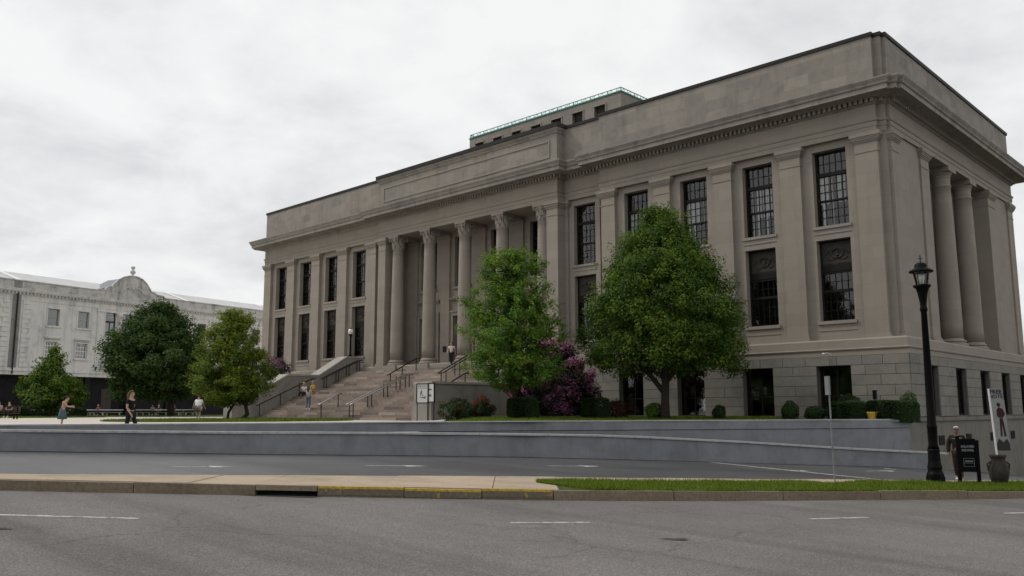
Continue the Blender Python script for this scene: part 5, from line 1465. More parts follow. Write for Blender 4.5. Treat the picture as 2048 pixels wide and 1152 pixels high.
bush('round_shrub', gp_(13.3, 41.4), 'upright rounded dark shrub left of the last two basement windows', (.42, .42, .95), 2200, .08, M['lf_box'], 210)
bush('low_shrub', gp_(14.35, 40.9), 'low spreading dark shrub under the right basement window', (.55, .5, .70), 2200, .08, M['lf_box'], 211)
bush('box_hedge', gp_(15.35, 39.6), 'clipped dark hedge between the pole and the yellow tub', (.72, .55, .92), 5200, .065, M['lf_box'], 212, boxy=True, cat='hedge')
bush('box_hedge', gp_(17.15, 39.0), 'long clipped dark hedge at the building corner right of the yellow tub', (1.0, .65, .95), 7000, .065, M['lf_box'], 213, boxy=True, cat='hedge')
bush('tall_shrub', gp_(17.9, 39.0), 'tall feathery shrub rising above the corner hedge', (.40, .40, 1.38), 1300, .09, M['lf_dark'], 214)
bush('window_shrub', gp_(16.1, 41.1), 'leafy shrub in front of the last basement window', (.6, .4, 1.28), 2200, .09, M['lf_box'], 215)
# clipped hedge at the left edge of the plaza
bush('plaza_hedge', gp_(-52.5, 92.0), 'long low dark hedge at the far left of the plaza', (6.5, 1.2, 1.15), 6000, .16, M['lf_box'], 216, boxy=True, cat='hedge')
# ==PART5==

# ------------------------------------------------------------------ street furniture
def lamp_post():
    p = W(11.5, 23.75, ZS(11.5) + KH)
    t = thing('street_lamp', p, 'tall black iron street lamp with glass lantern on the grass verge', 'street lamp')
    mb = MB(); s = .25
    mb.prism([(p.x + s * math.cos(q), p.y + s * math.sin(q)) for q in lin(0, 6.283, 8)[:-1]], p.z - .05, p.z + .20)
    mb.lathe([(.225, .20), (.22, .26), (.18, .34), (.175, .40), (.19, .44), (.155, .60), (.15, .86), (.165, .90), (.14, .95)], p, 20); mb.build('base', M['black'], t, smooth=False)
    mb = MB(); mb.lathe([(.15, .93), (.12, 1.05), (.125, 1.5), (.135, 1.52), (.13, 1.56), (.115, 1.62), (.078, 4.70), (.10, 4.73), (.10, 4.80), (.085, 4.84), (.09, 4.95), (.13, 5.22), (.17, 5.36), (.23, 5.40), (.235, 5.45), (.15, 5.47)], p, 18); mb.build('post', M['black'], t, smooth=True)
    mb = MB(); mb.lathe([(.155, 5.46), (.225, 5.84)], p, 24, False); mb.build('lantern_glass', M['lampglass'], t, smooth=True)
    mb = MB()
    for k in range(4):
        q = math.pi / 4 + k * math.pi / 2; c, s_ = math.cos(q), math.sin(q)
        mb.tube([(p.x + .16 * c, p.y + .16 * s_, p.z + 5.45), (p.x + .23 * c, p.y + .23 * s_, p.z + 5.85)], .012, 5)
    mb.build('lantern_frame', M['black'], t)
    mb = MB(); mb.lathe([(.02, 5.84), (.30, 5.81), (.325, 5.83), (.31, 5.86), (.20, 5.92), (.17, 5.94), (.17, 6.00), (.15, 6.05), (.08, 6.09), (.02, 6.10)], p, 24); mb.build('lantern_cap', M['black'], t, smooth=True)
    mb = MB(); mb.tube([(p.x, p.y, p.z + 6.08), (p.x, p.y, p.z + 6.30)], .014, 6); mb.tube([(p.x - .05, p.y - .05, p.z + 6.20), (p.x + .05, p.y + .05, p.z + 6.20)], .010, 5); mb.build('finial', M['black'], t)
    mb = MB(); mb.lathe([(.05, 5.47), (.055, 5.55), (.08, 5.62), (.075, 5.72), (.03, 5.78)], p, 14); mb.build('bulb', M['globe'], t, smooth=True)
lamp_post()

def globe_lamp(x, y, z):
    t = thing('globe_lamp', (x, y, z), 'short dark lamp post with white globe on the left cheek wall', 'lamp')
    mb = MB(); mb.lathe([(.16, 0), (.16, .10), (.10, .16), (.075, .3), (.07, 1.65), (.12, 1.72), (.16, 1.80), (.10, 1.82)], (x, y, z), 14); mb.build('post', M['black'], t, smooth=True)
    mb = MB(); mb.lathe([(.12, 1.82), (.19, 1.90), (.215, 2.02), (.20, 2.16), (.13, 2.27), (.04, 2.30)], (x, y, z), 18); mb.build('globe', M['globe'], t, smooth=True)
    mb = MB(); mb.lathe([(.14, 2.265), (.08, 2.32), (.02, 2.36)], (x, y, z), 12); mb.build('cap', M['black'], t)
globe_lamp(-42.2, -1.0, 5.0)

def text_mesh(body, size, mat, parent, origin, ux, uz, name='lettering', align='CENTER', bold=0.0):
    cu = bpy.data.curves.new(name, 'FONT'); cu.body = body; cu.size = size; cu.align_x = align; cu.resolution_u = 2; cu.extrude = 0.002; cu.offset = bold
    tmp = bpy.data.objects.new('tmp_text', cu); COL.objects.link(tmp)
    dg = bpy.context.evaluated_depsgraph_get(); me = bpy.data.meshes.new_from_object(tmp.evaluated_get(dg))
    bpy.data.objects.remove(tmp)
    ux, uz = Vector(ux).normalized(), Vector(uz).normalized(); un = ux.cross(uz)
    o_ = origin_of(parent); O = Vector(origin) - o_
    for v in me.vertices:
        c = v.co.copy(); v.co = O + ux * c.x + uz * c.y + un * c.z
    me.name = name; me.materials.clear(); me.materials.append(mat)
    o = link(bpy.data.objects.new(name, me)); o.parent = parent; return o

def board_frame(a, d, rot):
    """local frame of an upright panel whose face looks back over the street"""
    u = (RX * math.cos(rot) + FX * math.sin(rot)); n = Vector((u.y, -u.x))
    return Vector((u.x, u.y, 0)), Vector((n.x, n.y, 0))
# black two-post sign
a0, d0 = 12.58, 24.05
g = W(a0, d0, ZS(a0) + KH); u, n = board_frame(a0, d0, -.12); SG = Frame(g, u, n)
t = thing('black_sign', g, 'black two-post notice sign with pale lettering in front of the walking man', 'sign')
for s in (-.25, .25):
    mb = MB(); mb.fbox(SG, s - .04, s + .04, -.1, 1.22 + (.10 if s < 0 else -.02), -.04, .04); mb.build('post', M['black'], t)
mb = MB(); mb.fbox(SG, -.21, .21, .34, 1.24, -.015, .02); mb.build('panel', M['black'], t)
text_mesh('DELAVED', .082, M['ink_light'], t, SG.pt(0, 1.00, .023), u, (0, 0, 1), bold=.004)
text_mesh('SQUARE.', .082, M['ink_light'], t, SG.pt(0, .90, .023), u, (0, 0, 1), bold=.004)
mb = MB()
for q in ((-.13, .15, .70, .708), (-.13, .15, .48, .488), (-.13, -.122, .488, .70), (.142, .15, .488, .70), (-.122, .142, .57, .576)): mb.fbox(SG, *q, .02, .025)
mb.build('printed_box', M['ink_light'], t)
mb = MB(); mb.fbox(SG, -.09, .11, .605, .65, .02, .024); mb.build('printed_line', M['ink'], t)

# banner leaning in a clay urn
a0, d0 = 13.40, 24.05
g = W(a0, d0, ZS(a0) + KH)
t = thing('clay_planter', g, 'bulging dark clay urn standing on the verge at the right', 'planter')
mb = MB(); mb.lathe([(.14, 0), (.16, .02), (.22, .16), (.26, .34), (.25, .48), (.20, .62), (.17, .70), (.20, .76), (.22, .80), (.21, .84), (.16, .84), (.14, .74), (.02, .72)], g, 22); mb.build('pot', M['pot'], t, smooth=True)
mb = MB()
for s in (-1, 1): mb.tube([g + Vector((u.x * s * .18, u.y * s * .18, .66)), g + Vector((u.x * s * .29, u.y * s * .29, .58)), g + Vector((u.x * s * .26, u.y * s * .26, .40))], [.025, .028, .025], 6)
mb.build('handles', M['pot'], t)
BT = thing('banner', g + Vector((0, 0, .75)), 'tall leaning pale banner with black lettering and a printed figure, stuck in the clay urn', 'banner')
tilt = -.05; uz = Vector((u.x * tilt, u.y * tilt, 1)).normalized()
class TF:
    def pt(s, uu, z, nn=0.0): return tuple(g + Vector((0, 0, .72)) + u * uu + uz * z + n * nn)
B = TF()
mb = MB(); mb.fbox(B, -.03, .012, -.1, 1.92, -.012, .014); mb.build('pole', M['whitepaint'], BT)
mb = MB(); mb.fbox(B, .02, .37, .22, 1.62, -.008, .004); mb.build('picture_panel', M['bannerpaper'], BT)
mb = MB(); mb.fbox(B, -.02, .36, 1.63, 1.93, -.008, .008); mb.build('title_panel', M['bannerpaper'], BT)
text_mesh('FREE', .155, M['ink_black'], BT, B.pt(.17, 1.79, .010), u, uz, bold=.006)
text_mesh('NOTE', .135, M['ink_black'], BT, B.pt(.16, 1.665, .010), u, uz, bold=.005)
mb = MB()
def printed(mb, pts): mb.face([B.pt(x, z, .0055) for x, z in pts])
printed(mb, [(.20 + .05 * math.cos(q), 1.48 + .06 * math.sin(q)) for q in lin(0, 6.283, 10)[:-1]])
printed(mb, [(.12, 1.18), (.17, 1.12), (.27, 1.12), (.34, 1.22), (.30, 1.36), (.20, 1.42), (.13, 1.34)])
printed(mb, [(.18, 1.11), (.27, 1.11), (.31, .62), (.25, .60), (.23, .95), (.20, .60), (.155, .62)])
mb.build('printed_figure', M['ink_maroon'], BT)
mb = MB(); printed(mb, [(.025, .225), (.365, .225), (.365, .42), (.31, .55), (.20, .45), (.10, .56), (.025, .40)]); mb.build('printed_ground', M['ink_black'], BT)

# thin parking sign pole seen edge-on
a0, d0 = 8.52, 23.1
g = W(a0, d0, ZS(a0) + KH)
t = thing('sign_pole', g, 'thin galvanised sign pole standing in the grass verge', 'pole')
mb = MB(); mb.tube([g + Vector((0, 0, -.1)), g + Vector((-.03, 0, 2.75))], .021, 6); mb.build('pole', M['galv'], t)
v_ = FX
for z0, z1 in ((2.28, 2.78), (1.58, 1.62), (.86, .90)):
    q0 = g + Vector((-.03, 0, 0)); e = .02 if z1 - z0 > .1 else .015; L = .15 if z1 - z0 > .1 else .05
    mb = MB(); c = [(q0.x + v_.x * L * i - RX.x * e * j - RX.x * .03, q0.y + v_.y * L * i - RX.y * e * j - RX.y * .03) for i, j in ((-1, -1), (-1, 1), (1, 1), (1, -1))]
    mb.prism(c[::-1], g.z + z0, g.z + z1); mb.build('sign_plate' if L > .1 else 'clamp', M['galv'], t)

# yellow tub and black marker post behind the wall
g = Vector(gp_(15.95, 38.35)); g.z = .12
t = thing('yellow_tub', g, 'yellow plastic tub standing between two clipped hedges', 'tub')
mb = MB(); mb.lathe([(.16, 0), (.21, .34), (.225, .36), (.22, .38), (.19, .36), (.14, .04)], g, 18); mb.build('shell', M['yellow'], t, smooth=True)
g2 = Vector(gp_(15.98, 38.0)); g2.z = .1
t = thing('marker_post', g2, 'thin black marker post with box head before the yellow tub', 'post')
mb = MB(); mb.tube([g2, g2 + Vector((0, 0, 1.0))], .022, 6); mb.build('stem', M['black'], t)
mb = MB(); mb.box(g2.x - .07, g2.x + .07, g2.y - .07, g2.y + .07, g2.z + .95, g2.z + 1.32); mb.box(g2.x - .085, g2.x + .085, g2.y - .085, g2.y + .085, g2.z + 1.32, g2.z + 1.35); mb.build('head', M['black'], t)

# small white wall lamp arm over the last basement window
g = (-2.3, -0.52, 3.36)
t = thing('wall_lamp', g, 'small white gooseneck lamp on the belt course above the last basement window', 'lamp')
mb = MB(); mb.tube([(-2.15, -.5, 3.32), (-2.2, -.66, 3.40), (-2.3, -.72, 3.42), (-2.42, -.72, 3.40)], .014, 6); mb.build('arm', M['whitepaint'], t)
mb = MB(); mb.lathe([(.02, .06), (.055, .03), (.07, -.01), (.02, -.02)], (-2.46, -.72, 3.37), 12); mb.build('shade', M['whitepaint'], t, smooth=True)

# notice boards at the foot of the stairs
def notice(x, y, z0, w, h, rot, label, marks, zfoot=0.0, name='notice_board'):
    ux = Vector((math.cos(rot), math.sin(rot), 0)); nn = Vector((ux.y, -ux.x, 0)); fr = Frame((x, y, 0), ux, nn)
    t = thing(name, (x, y, zfoot), label, 'notice board')
    mb = MB(); mb.tube([fr.pt(-w / 2 + .05, zfoot, -.02), fr.pt(-w / 2 + .05, z0, -.02)], .025, 6); mb.tube([fr.pt(w / 2 - .05, zfoot, -.02), fr.pt(w / 2 - .05, z0, -.02)], .025, 6); mb.build('post', M['black'], t)
    mb = MB()
    for q in ((-w / 2, w / 2, z0, z0 + .05), (-w / 2, w / 2, z0 + h - .05, z0 + h), (-w / 2, -w / 2 + .05, z0, z0 + h), (w / 2 - .05, w / 2, z0, z0 + h)): mb.fbox(fr, *q, -.04, .03)
    mb.build('frame', M['black'], t)
    mb = MB(); mb.fbox(fr, -w / 2 + .05, w / 2 - .05, z0 + .05, z0 + h - .05, -.03, .01); mb.build('sheet', M['paper'], t)
    mb = MB()
    for q in marks: mb.fbox(fr, q[0] * w, q[1] * w, z0 + q[2] * h, z0 + q[3] * h, .01, .014)
    mb.build('print', M['ink'], t, kind='stuff')
    return t
notice(-21.45, -10.85, 1.0, .74, 1.12, .45, 'framed white notice board on a thin post before the stair block',
       [(-.38, -.25, .84, .90), (-.2, -.12, .82, .90), (-.05, .38, .85, .88), (-.38, .38, .75, .78), (-.1, -.02, .45, .68), (-.18, -.1, .38, .6), (.0, .08, .36, .44), (-.2, .1, .28, .33), (.05, .28, .24, .33), (.18, .28, .30, .36)])
notice(-20.95, -10.62, 1.05, .46, 1.1, .2, 'narrow glazed notice case right behind the framed notice board', [(-.4, .1, .62, .7), (-.4, .05, .3, .42)])

# picnic tables and benches in front of the white building
def table(a, d, rot, label, w=2.2):
    p = Vector(gp_(a, d)); ux = Vector((math.cos(rot), math.sin(rot), 0)); fr = Frame(p, ux, Vector((ux.y, -ux.x, 0)))
    t = thing('cafe_table', p, label, 'table', 'tables in front of the white building')
    mb = MB(); mb.fbox(fr, -w / 2, w / 2, .72, .80, -.45, .45); mb.build('top', M['whitepaint'], t)
    for s in (-1, 1):
        mb = MB(); mb.fbox(fr, s * w * .36 - .05, s * w * .36 + .05, 0, .72, -.35, .35); mb.build('leg', M['iron'], t)
        mb = MB(); mb.fbox(fr, -w * .45, w * .45, .42, .47, s * .8 - .15, s * .8 + .15); mb.fbox(fr, -w * .36, -w * .30, 0, .42, s * .8 - .1, s * .8 + .1); mb.fbox(fr, w * .30, w * .36, 0, .42, s * .8 - .1, s * .8 + .1); mb.build('bench', M['shade'], t)
    return t
for i, (a, d, lb) in enumerate([(-52.17, 104, 'white-topped table left of the woman in black'), (-50.69, 106, 'white-topped table just left of the woman in black, far back'), (-49.76, 108, 'white-topped table half hidden behind the woman in black'),
                                 (-43.97, 104, 'white-topped table just right of the woman in black, far back'), (-42.96, 106, 'white-topped table left of the big dark tree trunk'), (-42.38, 108, 'white-topped table right of the big dark tree trunk'), (-39.55, 106, 'white-topped table beside the man in white'), (-56.60, 104, 'white-topped table under the small tree at far left')]):
    table(a, d, .75 + .2 * (i % 3), lb)
def bench(a, d, rot, label):
    p = Vector(gp_(a, d)); ux = Vector((math.cos(rot), math.sin(rot), 0)); fr = Frame(p, ux, Vector((ux.y, -ux.x, 0)))
    t = thing('park_bench', p, label, 'bench')
    for i in range(4):
        mb = MB(); mb.fbox(fr, -1.1, 1.1, .43, .47, -.22 + i * .12, -.13 + i * .12); mb.build('seat_slat', M['wood'], t)
    for i in range(3):
        mb = MB(); mb.fbox(fr, -1.1, 1.1, .55 + i * .13, .64 + i * .13, -.30, -.26); mb.build('back_slat', M['wood'], t)
    for s in (-.9, .9):
        mb = MB(); mb.fbox(fr, s - .04, s + .04, 0, .43, .12, .2); mb.build('leg', M['black'], t)
        mb = MB(); mb.fbox(fr, s - .04, s + .04, 0, .95, -.30, -.22); mb.build('leg', M['black'], t)
bench(-38.77, 66, .76, 'wooden slatted bench at the left edge of the plaza')

# ------------------------------------------------------------------ people
def skin_mesh(name, verts, edges, radii, mat, parent, root=0, sub=1):
    me = bpy.data.meshes.new(name); me.from_pydata(verts, edges, []); me.update()
    o = bpy.data.objects.new('tmp_skin', me); COL.objects.link(o)
    sk = o.modifiers.new('skin', 'SKIN'); sk.use_smooth_shade = True
    sd = o.modifiers.new('sub', 'SUBSURF'); sd.levels = sub; sd.render_levels = sub
    L = me.skin_vertices[0].data
    for i, r in enumerate(radii):
        L[i].radius = (r, r) if not isinstance(r, tuple) else r; L[i].use_root = (i == root)
    dg = bpy.context.evaluated_depsgraph_get(); new = bpy.data.meshes.new_from_object(o.evaluated_get(dg))
    bpy.data.objects.remove(o); bpy.data.meshes.remove(me)
    new.name = name; new.materials.clear(); new.materials.append(mat)
    new.polygons.foreach_set('use_smooth', [True] * len(new.polygons))
    ob = link(bpy.data.objects.new(name, new)); ob.parent = parent; return ob
CL = {}
def cloth(col):
    k = tuple(col)
    if k not in CL: CL[k] = simple('cloth_%d' % len(CL), col, .85, 0, .18, 25, .2)
    return CL[k]
SKIN = simple('skin_tone', (.42, .26, .19), .55, 0, .06, 20, .3); SKIN2 = simple('tanned_skin', (.19, .115, .08), .55, 0, .06, 20, .3)
STAND = dict(pelvis=(0, 0, .96), spine=(0, .01, 1.13), chest=(0, .0, 1.33), neck=(0, .01, 1.47), chin=(0, -.01, 1.56), head=(0, -.01, 1.655), crown=(0, .0, 1.72),
             shL=(.185, 0, 1.41), elL=(.23, .03, 1.13), wrL=(.25, -.04, .88), shR=(-.185, 0, 1.41), elR=(-.23, .03, 1.13), wrR=(-.25, -.04, .88),
             hiL=(.095, 0, .92), knL=(.105, -.02, .50), anL=(.105, .03, .09), hiR=(-.095, 0, .92), knR=(-.105, -.02, .50), anR=(-.105, .03, .09))
WALK = dict(STAND, knL=(.10, -.16, .53), anL=(.10, -.26, .10), knR=(-.10, .06, .50), anR=(-.10, .32, .15), elL=(.23, .10, 1.14), wrL=(.25, .16, .90), elR=(-.23, -.03, 1.13), wrR=(-.24, -.20, .92))
SIT = dict(STAND, pelvis=(0, 0, .12), spine=(0, -.02, .30), chest=(0, -.06, .50), neck=(0, -.08, .64), chin=(0, -.12, .73), head=(0, -.13, .825), crown=(0, -.12, .89),
           shL=(.185, -.06, .58), elL=(.24, -.14, .33), wrL=(.12, -.32, .28), shR=(-.185, -.06, .58), elR=(-.24, -.14, .33), wrR=(-.10, -.34, .30),
           hiL=(.10, -.03, .11), knL=(.16, -.44, .16), anL=(.15, -.50, -.26), hiR=(-.10, -.03, .11), knR=(-.16, -.44, .16), anR=(-.15, -.46, -.26))
def person(loc, facing, height, label, pose, top, bottom, hair=(.03, .02, .015), sleeves='short', legs='long', shoes=(.5, .5, .5), hat=None, longhair=False, skin=None, girth=1.0, jacket=None, ponytail=False, group=None, skirt=False, tunic=False):
    """body as one skinned surface, clothes, hair and shoes as parts; faces -Y before turning"""
    skin = skin or SKIN; s = height / 1.75
    t = thing('person', loc, label, 'person', group, rot=math.atan2(facing[1], facing[0]) + math.pi / 2)
    J = {k: Vector(v) * s for k, v in pose.items()}
    V = []; Ed = []; Ra = []
    def add(p, r, link_=None):
        V.append(tuple(p)); Ra.append(r * s if not isinstance(r, tuple) else tuple(x * s for x in r))
        if link_ is not None: Ed.append((link_, len(V) - 1))
        return len(V) - 1
    g = girth
    pe = add(J['pelvis'], (.125 * g, .10 * g)); sp_ = add(J['spine'], (.115 * g, .09 * g), pe); ch = add(J['chest'], (.135 * g, .10 * g), sp_)
    ne = add(J['neck'], .052, ch); ci = add(J['chin'], .068, ne); he = add(J['head'], (.078, .094), ci); add(J['crown'], .062, he)
    add(J['chin'] + Vector((0, -.095, .055)) * s, .012, ci)      # nose
    for S_ in 'LR':
        sx = 1 if S_ == 'L' else -1
        a = add(J['sh' + S_], .055, ch); b = add(J['el' + S_], .040, a); c = add(J['wr' + S_], .027, b)
        dv = (J['wr' + S_] - J['el' + S_]).normalized(); side = Vector((0, -1, 0)) if abs(dv.y) < .7 else Vector((0, 0, 1))
        side = (side - dv * side.dot(dv)).normalized()
        pm = add(J['wr' + S_] + dv * .075 * s, (.022, .034), c)
        for i, off in enumerate((-.030, -.010, .010, .028)):
            f1 = add(J['wr' + S_] + (dv * (.115 + .008 * (1.5 - abs(i - 1.5))) + side * off) * s, .0085, pm)
            inward = Vector((-sx, 0, 0)) * .018 * s
            add(Vector(V[f1]) + dv * (.045 - .006 * abs(i - 1.5)) * s + inward, .0075, f1)
        th = add(J['wr' + S_] + (dv * .05 + side * .048) * s, .0095, c); add(Vector(V[th]) + (dv * .035 + side * .012) * s, .008, th)
        h = add(J['hi' + S_], .082 * (g * .5 + .5), pe); k = add(J['kn' + S_], .054, h); an = add(J['an' + S_], .036, k)
        fwd = Vector((0, -1, -.28)).normalized()
        add(J['an' + S_] + Vector((0, .03, -.055)) * s, .034, an); add(J['an' + S_] + fwd * .15 * s, .030, an)
    body = skin_mesh('body', V, Ed, Ra, skin, t)
    def garment(name, chains, mat):
        V2 = []; E2 = []; R2 = []; ids = {}
        for chn in chains:
            last = None
            for nm, p, r in chn:
                if nm in ids: i = ids[nm]
                else:
                    V2.append(tuple(p)); R2.append(tuple(x * s for x in r) if isinstance(r, tuple) else r * s); i = len(V2) - 1; ids[nm] = i
                if last is not None: E2.append((last, i))
                last = i
        return skin_mesh(name, V2, E2, R2, mat, t)
    def lerp(a, b, q): return J[a].lerp(J[b], q)
    def top_chains(extra, sl, length=0.0):
        tor = [('pe', J['pelvis'] + Vector((0, 0, .02 - length)) * s, ((.14 * g + extra) * (1 + length * .9), (.118 * g + extra) * (1 + length * .9))), ('sp', J['spine'], (.13 * g + extra, .108 * g + extra)), ('ch', J['chest'], (.148 * g + extra, .115 * g + extra)), ('nk', lerp('chest', 'neck', .72), .075 + extra)]
        out = [tor]
        for S_ in 'LR':
            q = [('ch', J['chest'], .15), ('s' + S_, J['sh' + S_], .070 + extra)]
            q.append(('e1' + S_, lerp('sh' + S_, 'el' + S_, .62 if sl == 'short' else .98), .058 + extra))
            if sl == 'long': q.append(('e2' + S_, lerp('el' + S_, 'wr' + S_, .93), .042 + extra))
            if sl == 'none': q = q[:1] + [('s' + S_, lerp('chest', 'sh' + S_, .75), .062)]
            out.append(q)
        return out
    garment('shirt', top_chains(0.0, sleeves, .0 if not tunic else .36), cloth(top))
    if jacket: garment('jacket', top_chains(.016, 'long', .12)[1:] + [[('ch', J['chest'] + Vector((0, .03, 0)), (.16 * g, .11 * g)), ('jk', J['pelvis'] + Vector((0, .045, -.08)) * s, (.165 * g, .12 * g))]], cloth(jacket))
    q = {'long': .93, 'short': .72, 'none': .2}[legs]
    lc = []
    for S_ in 'LR':
        c = [('pe', J['pelvis'] + Vector((0, 0, -.01)) * s, (.135 * g, .115 * g)), ('h' + S_, J['hi' + S_], .096 * (g * .6 + .4))]
        if legs == 'long': c += [('k' + S_, J['kn' + S_], .072), ('a' + S_, lerp('kn' + S_, 'an' + S_, .9), .056)]
        else: c += [('k' + S_, lerp('hi' + S_, 'kn' + S_, q), .088)]
        lc.append(c)
    if not skirt: garment('trousers' if legs == 'long' else 'shorts', lc, cloth(bottom))
    else:
        mb = MB(); p = J['pelvis']
        mb.lathe([(.13 * g * s, .08 * s), (.16 * g * s, -.05 * s), (.20 * g * s, -.25 * s), (.24 * g * s, -.48 * s), (.22 * g * s, -.47 * s)], (p.x, p.y, p.z), 16)
        mb.build('skirt', cloth(bottom), t, smooth=True)
    for S_ in 'LR':
        a = J['an' + S_]; mb = MB()
        mb.lathe([(.040 * s, .03 * s), (.052 * s, -.03 * s), (.055 * s, -.085 * s), (.02 * s, -.088 * s)], a, 10)
        mb.tube([a + Vector((0, .05, -.052)) * s, a + Vector((0, -.06, -.05)) * s, a + Vector((0, -.15, -.062)) * s, a + Vector((0, -.185, -.07)) * s], [.036 * s, .045 * s, .042 * s, .02 * s], 8)
        mb.build('shoe', cloth(shoes), t, smooth=True)
    # hair / hat: a cap over the skull, open towards the face
    hc = J['head'] + Vector((0, .012, .018)) * s; mb = MB(); rx_, ry_, rz_ = .094 * s, .108 * s, .098 * s
    nl, ng = 8, 16
    for i in range(nl + 1):
        for j in range(ng):
            az = 2 * math.pi * j / ng; front = max(0, -math.sin(az))
            pmax = 1.95 - 1.0 * front ** .6 if not longhair else 2.2 - 1.25 * front ** .6
            po = pmax * i / nl
            mb.v.append((hc.x + rx_ * math.sin(po) * math.cos(az), hc.y + ry_ * math.sin(po) * math.sin(az), hc.z + rz_ * math.cos(po)))
    for i in range(nl):
        for j in range(ng):
            mb.f.append((i * ng + j, i * ng + (j + 1) % ng, (i + 1) * ng + (j + 1) % ng, (i + 1) * ng + j))
    hr = mb.build('hat' if hat else 'hair', cloth(hat or hair), t, smooth=True)
    if hat:
        m2 = MB(); m2.tube([hc + Vector((0, -.05, .035)) * s, hc + Vector((0, -.13, .022)) * s, hc + Vector((0, -.17, .008)) * s], [.07 * s, .06 * s, .03 * s], 8)
        for i, v in enumerate(m2.v): m2.v[i] = (v[0], v[1], hc.z + .03 * s + (v[2] - hc.z - .03 * s) * .18)
        m2.build('visor', cloth(hat), hr, smooth=True)
    if longhair:
        m2 = MB(); m2.tube([hc + Vector((0, .06, .0)) * s, hc + Vector((0, .09, -.12)) * s, hc + Vector((0, .085, -.28)) * s, hc + Vector((0, .07, -.38)) * s], [.08 * s, .09 * s, .08 * s, .03 * s], 8)
        m2.build('hair_length', cloth(hair), hr, smooth=True)
    if ponytail:
        m2 = MB(); m2.tube([hc + Vector((0, .08, .05)) * s, hc + Vector((0, .16, .06)) * s, hc + Vector((0, .20, -.10)) * s], [.035 * s, .04 * s, .015 * s], 8); m2.build('ponytail', cloth(hair), hr, smooth=True)
    for sx in (-1, 1):
        e = J['head'] + Vector((sx * .032, -.083, -.012)) * s; m2 = MB(); m2.lathe([(.002 * s, -.008 * s), (.011 * s, 0), (.002 * s, .008 * s)], e, 6); m2.build('eye', cloth((.02, .015, .012)), t)
    mo = J['chin'] + Vector((0, -.070, -.012)) * s; m2 = MB(); m2.box(mo.x - .022 * s, mo.x + .022 * s, mo.y - .006 * s, mo.y + .006 * s, mo.z - .005 * s, mo.z + .005 * s); m2.build('mouth', cloth((.20, .07, .06)), t)
    return t
RIGHT = (RX.x, RX.y); LEFT = (-RX.x, -RX.y); AWAY = (FX.x, FX.y); TOWARD = (-FX.x, -FX.y)
def on(a, d): p = W(a, d); return (p.x, p.y, HP(a, d - wall_d(a)))
# woman in black by the wall
person(on(-13.75, 31.2), (RX.x * .95 - FX.x * .3, RX.y * .95 - FX.y * .3), 1.74, 'woman in black T-shirt and dark shorts walking behind the grey wall at left', WALK, (.008, .008, .010), (.010, .013, .02), hair=(.10, .055, .03), longhair=True, legs='long', shoes=(.05, .05, .05))
bend = dict(STAND, spine=(0, -.03, 1.12), chest=(0, -.10, 1.30), neck=(0, -.14, 1.43), chin=(0, -.19, 1.51), head=(0, -.20, 1.60), crown=(0, -.19, 1.67), elL=(.24, -.20, 1.15), wrL=(.16, -.42, 1.16), elR=(-.24, -.20, 1.15), wrR=(-.14, -.42, 1.12))
person(on(-18.7, 36.0), (RX.x * .8 + FX.x * .5, RX.y * .8 + FX.y * .5), 1.36, 'girl in pink sleeveless top and teal skirt behind the grey wall at far left', bend, (.42, .23, .20), (.07, .11, .12), hair=(.05, .03, .02), sleeves='none', ponytail=True, skirt=True)
wide = dict(STAND, elL=(.33, .02, 1.13), wrL=(.42, -.06, .90), elR=(-.33, .02, 1.13), wrR=(-.42, -.06, .90), knL=(.12, -.10, .50), anL=(.12, -.14, .09), knR=(-.12, .02, .50), anR=(-.12, .16, .12))
person(on(-18.85, 52.0), AWAY, 1.54, 'large man in loose white T-shirt walking across the plaza beside the two-stemmed tree', wide, (.74, .74, .73), (.16, .13, .11), girth=2.0, legs='short', tunic=True, hair=(.08, .05, .03))
# on the steps
person((-40.75, -6.15, step_z(-6.15) + .0), (.35, -.9), 1.72, 'person in yellow cap and white top sitting on the steps by the left handrail', SIT, (.72, .72, .74), (.02, .02, .03), hat=(.72, .55, .06), sleeves='short', jacket=None, shoes=(.05, .05, .05))
person((-40.0, -5.85, step_z(-5.85) + .0), (.1, -1), 1.60, 'person in mustard yellow clothes sitting on the steps beside the yellow cap', SIT, (.50, .34, .06), (.42, .29, .07), hat=(.62, .47, .10), sleeves='long', shoes=(.1, .08, .05))
hold = dict(STAND, elL=(.22, -.10, 1.16), wrL=(.08, -.26, 1.28), elR=(-.22, -.10, 1.16), wrR=(-.06, -.26, 1.28))
person((-36.5, -8.55, step_z(-8.55)), (-.5, .85), 1.66, 'woman in pale grey top and blue jeans standing on the lower steps', hold, (.46, .44, .43), (.10, .15, .20), hair=(.07, .055, .05), sleeves='long', longhair=True, shoes=(.6, .6, .58))
person((-29.6, -1.25, step_z(-1.25)), (.45, -.9), 1.80, 'woman in white top and black trousers coming out of the entrance doors', WALK, (.62, .55, .53), (.015, .012, .014), hair=(.16, .09, .05), longhair=True, shoes=(.75, .75, .75), sleeves='short')
# man on the lane at right
man = dict(WALK, elR=(-.26, .02, 1.15), wrR=(-.25, -.08, .90), elL=(.27, .02, 1.14), wrL=(.27, -.10, .90))
p = W(14.02, 27.4); person((p.x, p.y, ZS(14.02) + .03), (-RX.x * .55 - FX.x * .8, -RX.y * .55 - FX.y * .8), 1.72, 'man in pale cap, dark open jacket and brown trousers walking behind the black sign', man, (.20, .18, .12), (.050, .030, .022), hat=(.42, .39, .34), jacket=(.014, .011, .009), sleeves='short', shoes=(.62, .62, .6), skin=SKIN2)
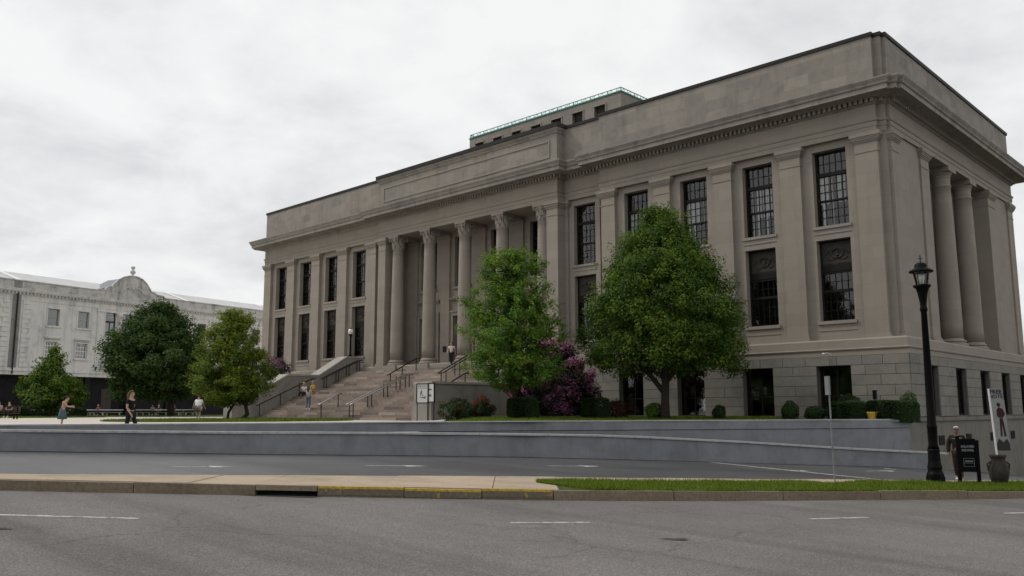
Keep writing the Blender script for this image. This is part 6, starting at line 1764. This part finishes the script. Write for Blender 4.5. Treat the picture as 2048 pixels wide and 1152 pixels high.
# far figures at the tables and on the bench
far = [(-49.45, 103.4, 'person with white cap sitting at the tables far behind the woman in black', (.30, .16, .14), (.7, .7, .68)), (-42.85, 103.2, 'person in grey top sitting at the tables left of the big dark tree trunk', (.40, .38, .36), None),
       (-41.58, 106.6, 'person in navy top sitting at the tables right of the big dark tree trunk', (.03, .035, .06), None), (-43.84, 107.4, 'person with pale cap sitting far back left of the big dark tree trunk', (.05, .05, .05), (.65, .65, .62))]
for a, d, lb, c, h in far:
    q = on(a, d); person((q[0], q[1], q[2] + .45), TOWARD, 1.72, lb, SIT, c, (.04, .04, .05), hat=h)
q = on(-39.08, 66); person((q[0], q[1], q[2] + .45), TOWARD, 1.7, 'person with pink and white top sitting on the bench at the left edge', SIT, (.42, .26, .27), (.03, .03, .04))
q = on(-38.31, 66); person((q[0], q[1], q[2] + .45), TOWARD, 1.7, 'person in dark clothes sitting on the right end of the left-edge bench', SIT, (.03, .03, .035), (.02, .02, .025))

# tree belt across the street behind the viewpoint: mirrored in the lower windows
Cs = []; Ns = []; Ss = []; Ts = []; tb = MB()
for i in range(18):
    a = -46 - 12.5 * i if i < 9 else -50 + 14 * (i - 9)
    d = (-8 if i < 9 else -25) + random.uniform(-2, 2); p = W(a, d, ZS(a)); hh = random.uniform(15, 20) if i < 9 else random.uniform(11, 15)
    C, Nn, S, T, ce = crown([(.4, 6.2), (2, 6.8), (7, 6.4), (hh * .68, 5.2), (hh - 1, 2.6), (hh, .4)], p, 140, 42, 1.5, .65, 300 + i)
    Cs.append(C); Ns.append(Nn); Ss.append(S); Ts.append(T); tb.tube([p, p + Vector((0, 0, 3)), p + Vector((.3, 0, 8))], [.4, .3, .1], 8)
o = leaves('roadside_trees', np.concatenate(Cs), np.concatenate(Ns), np.concatenate(Ss), np.concatenate(Ts), M['lf_dark'], None, seed=9)
tag(o, 'belt of leafy trees across the street mirrored dark in the lower windows', 'trees', kind='stuff')
tt = tb.build('roadside_trunks', M['bark'], o, kind='stuff')
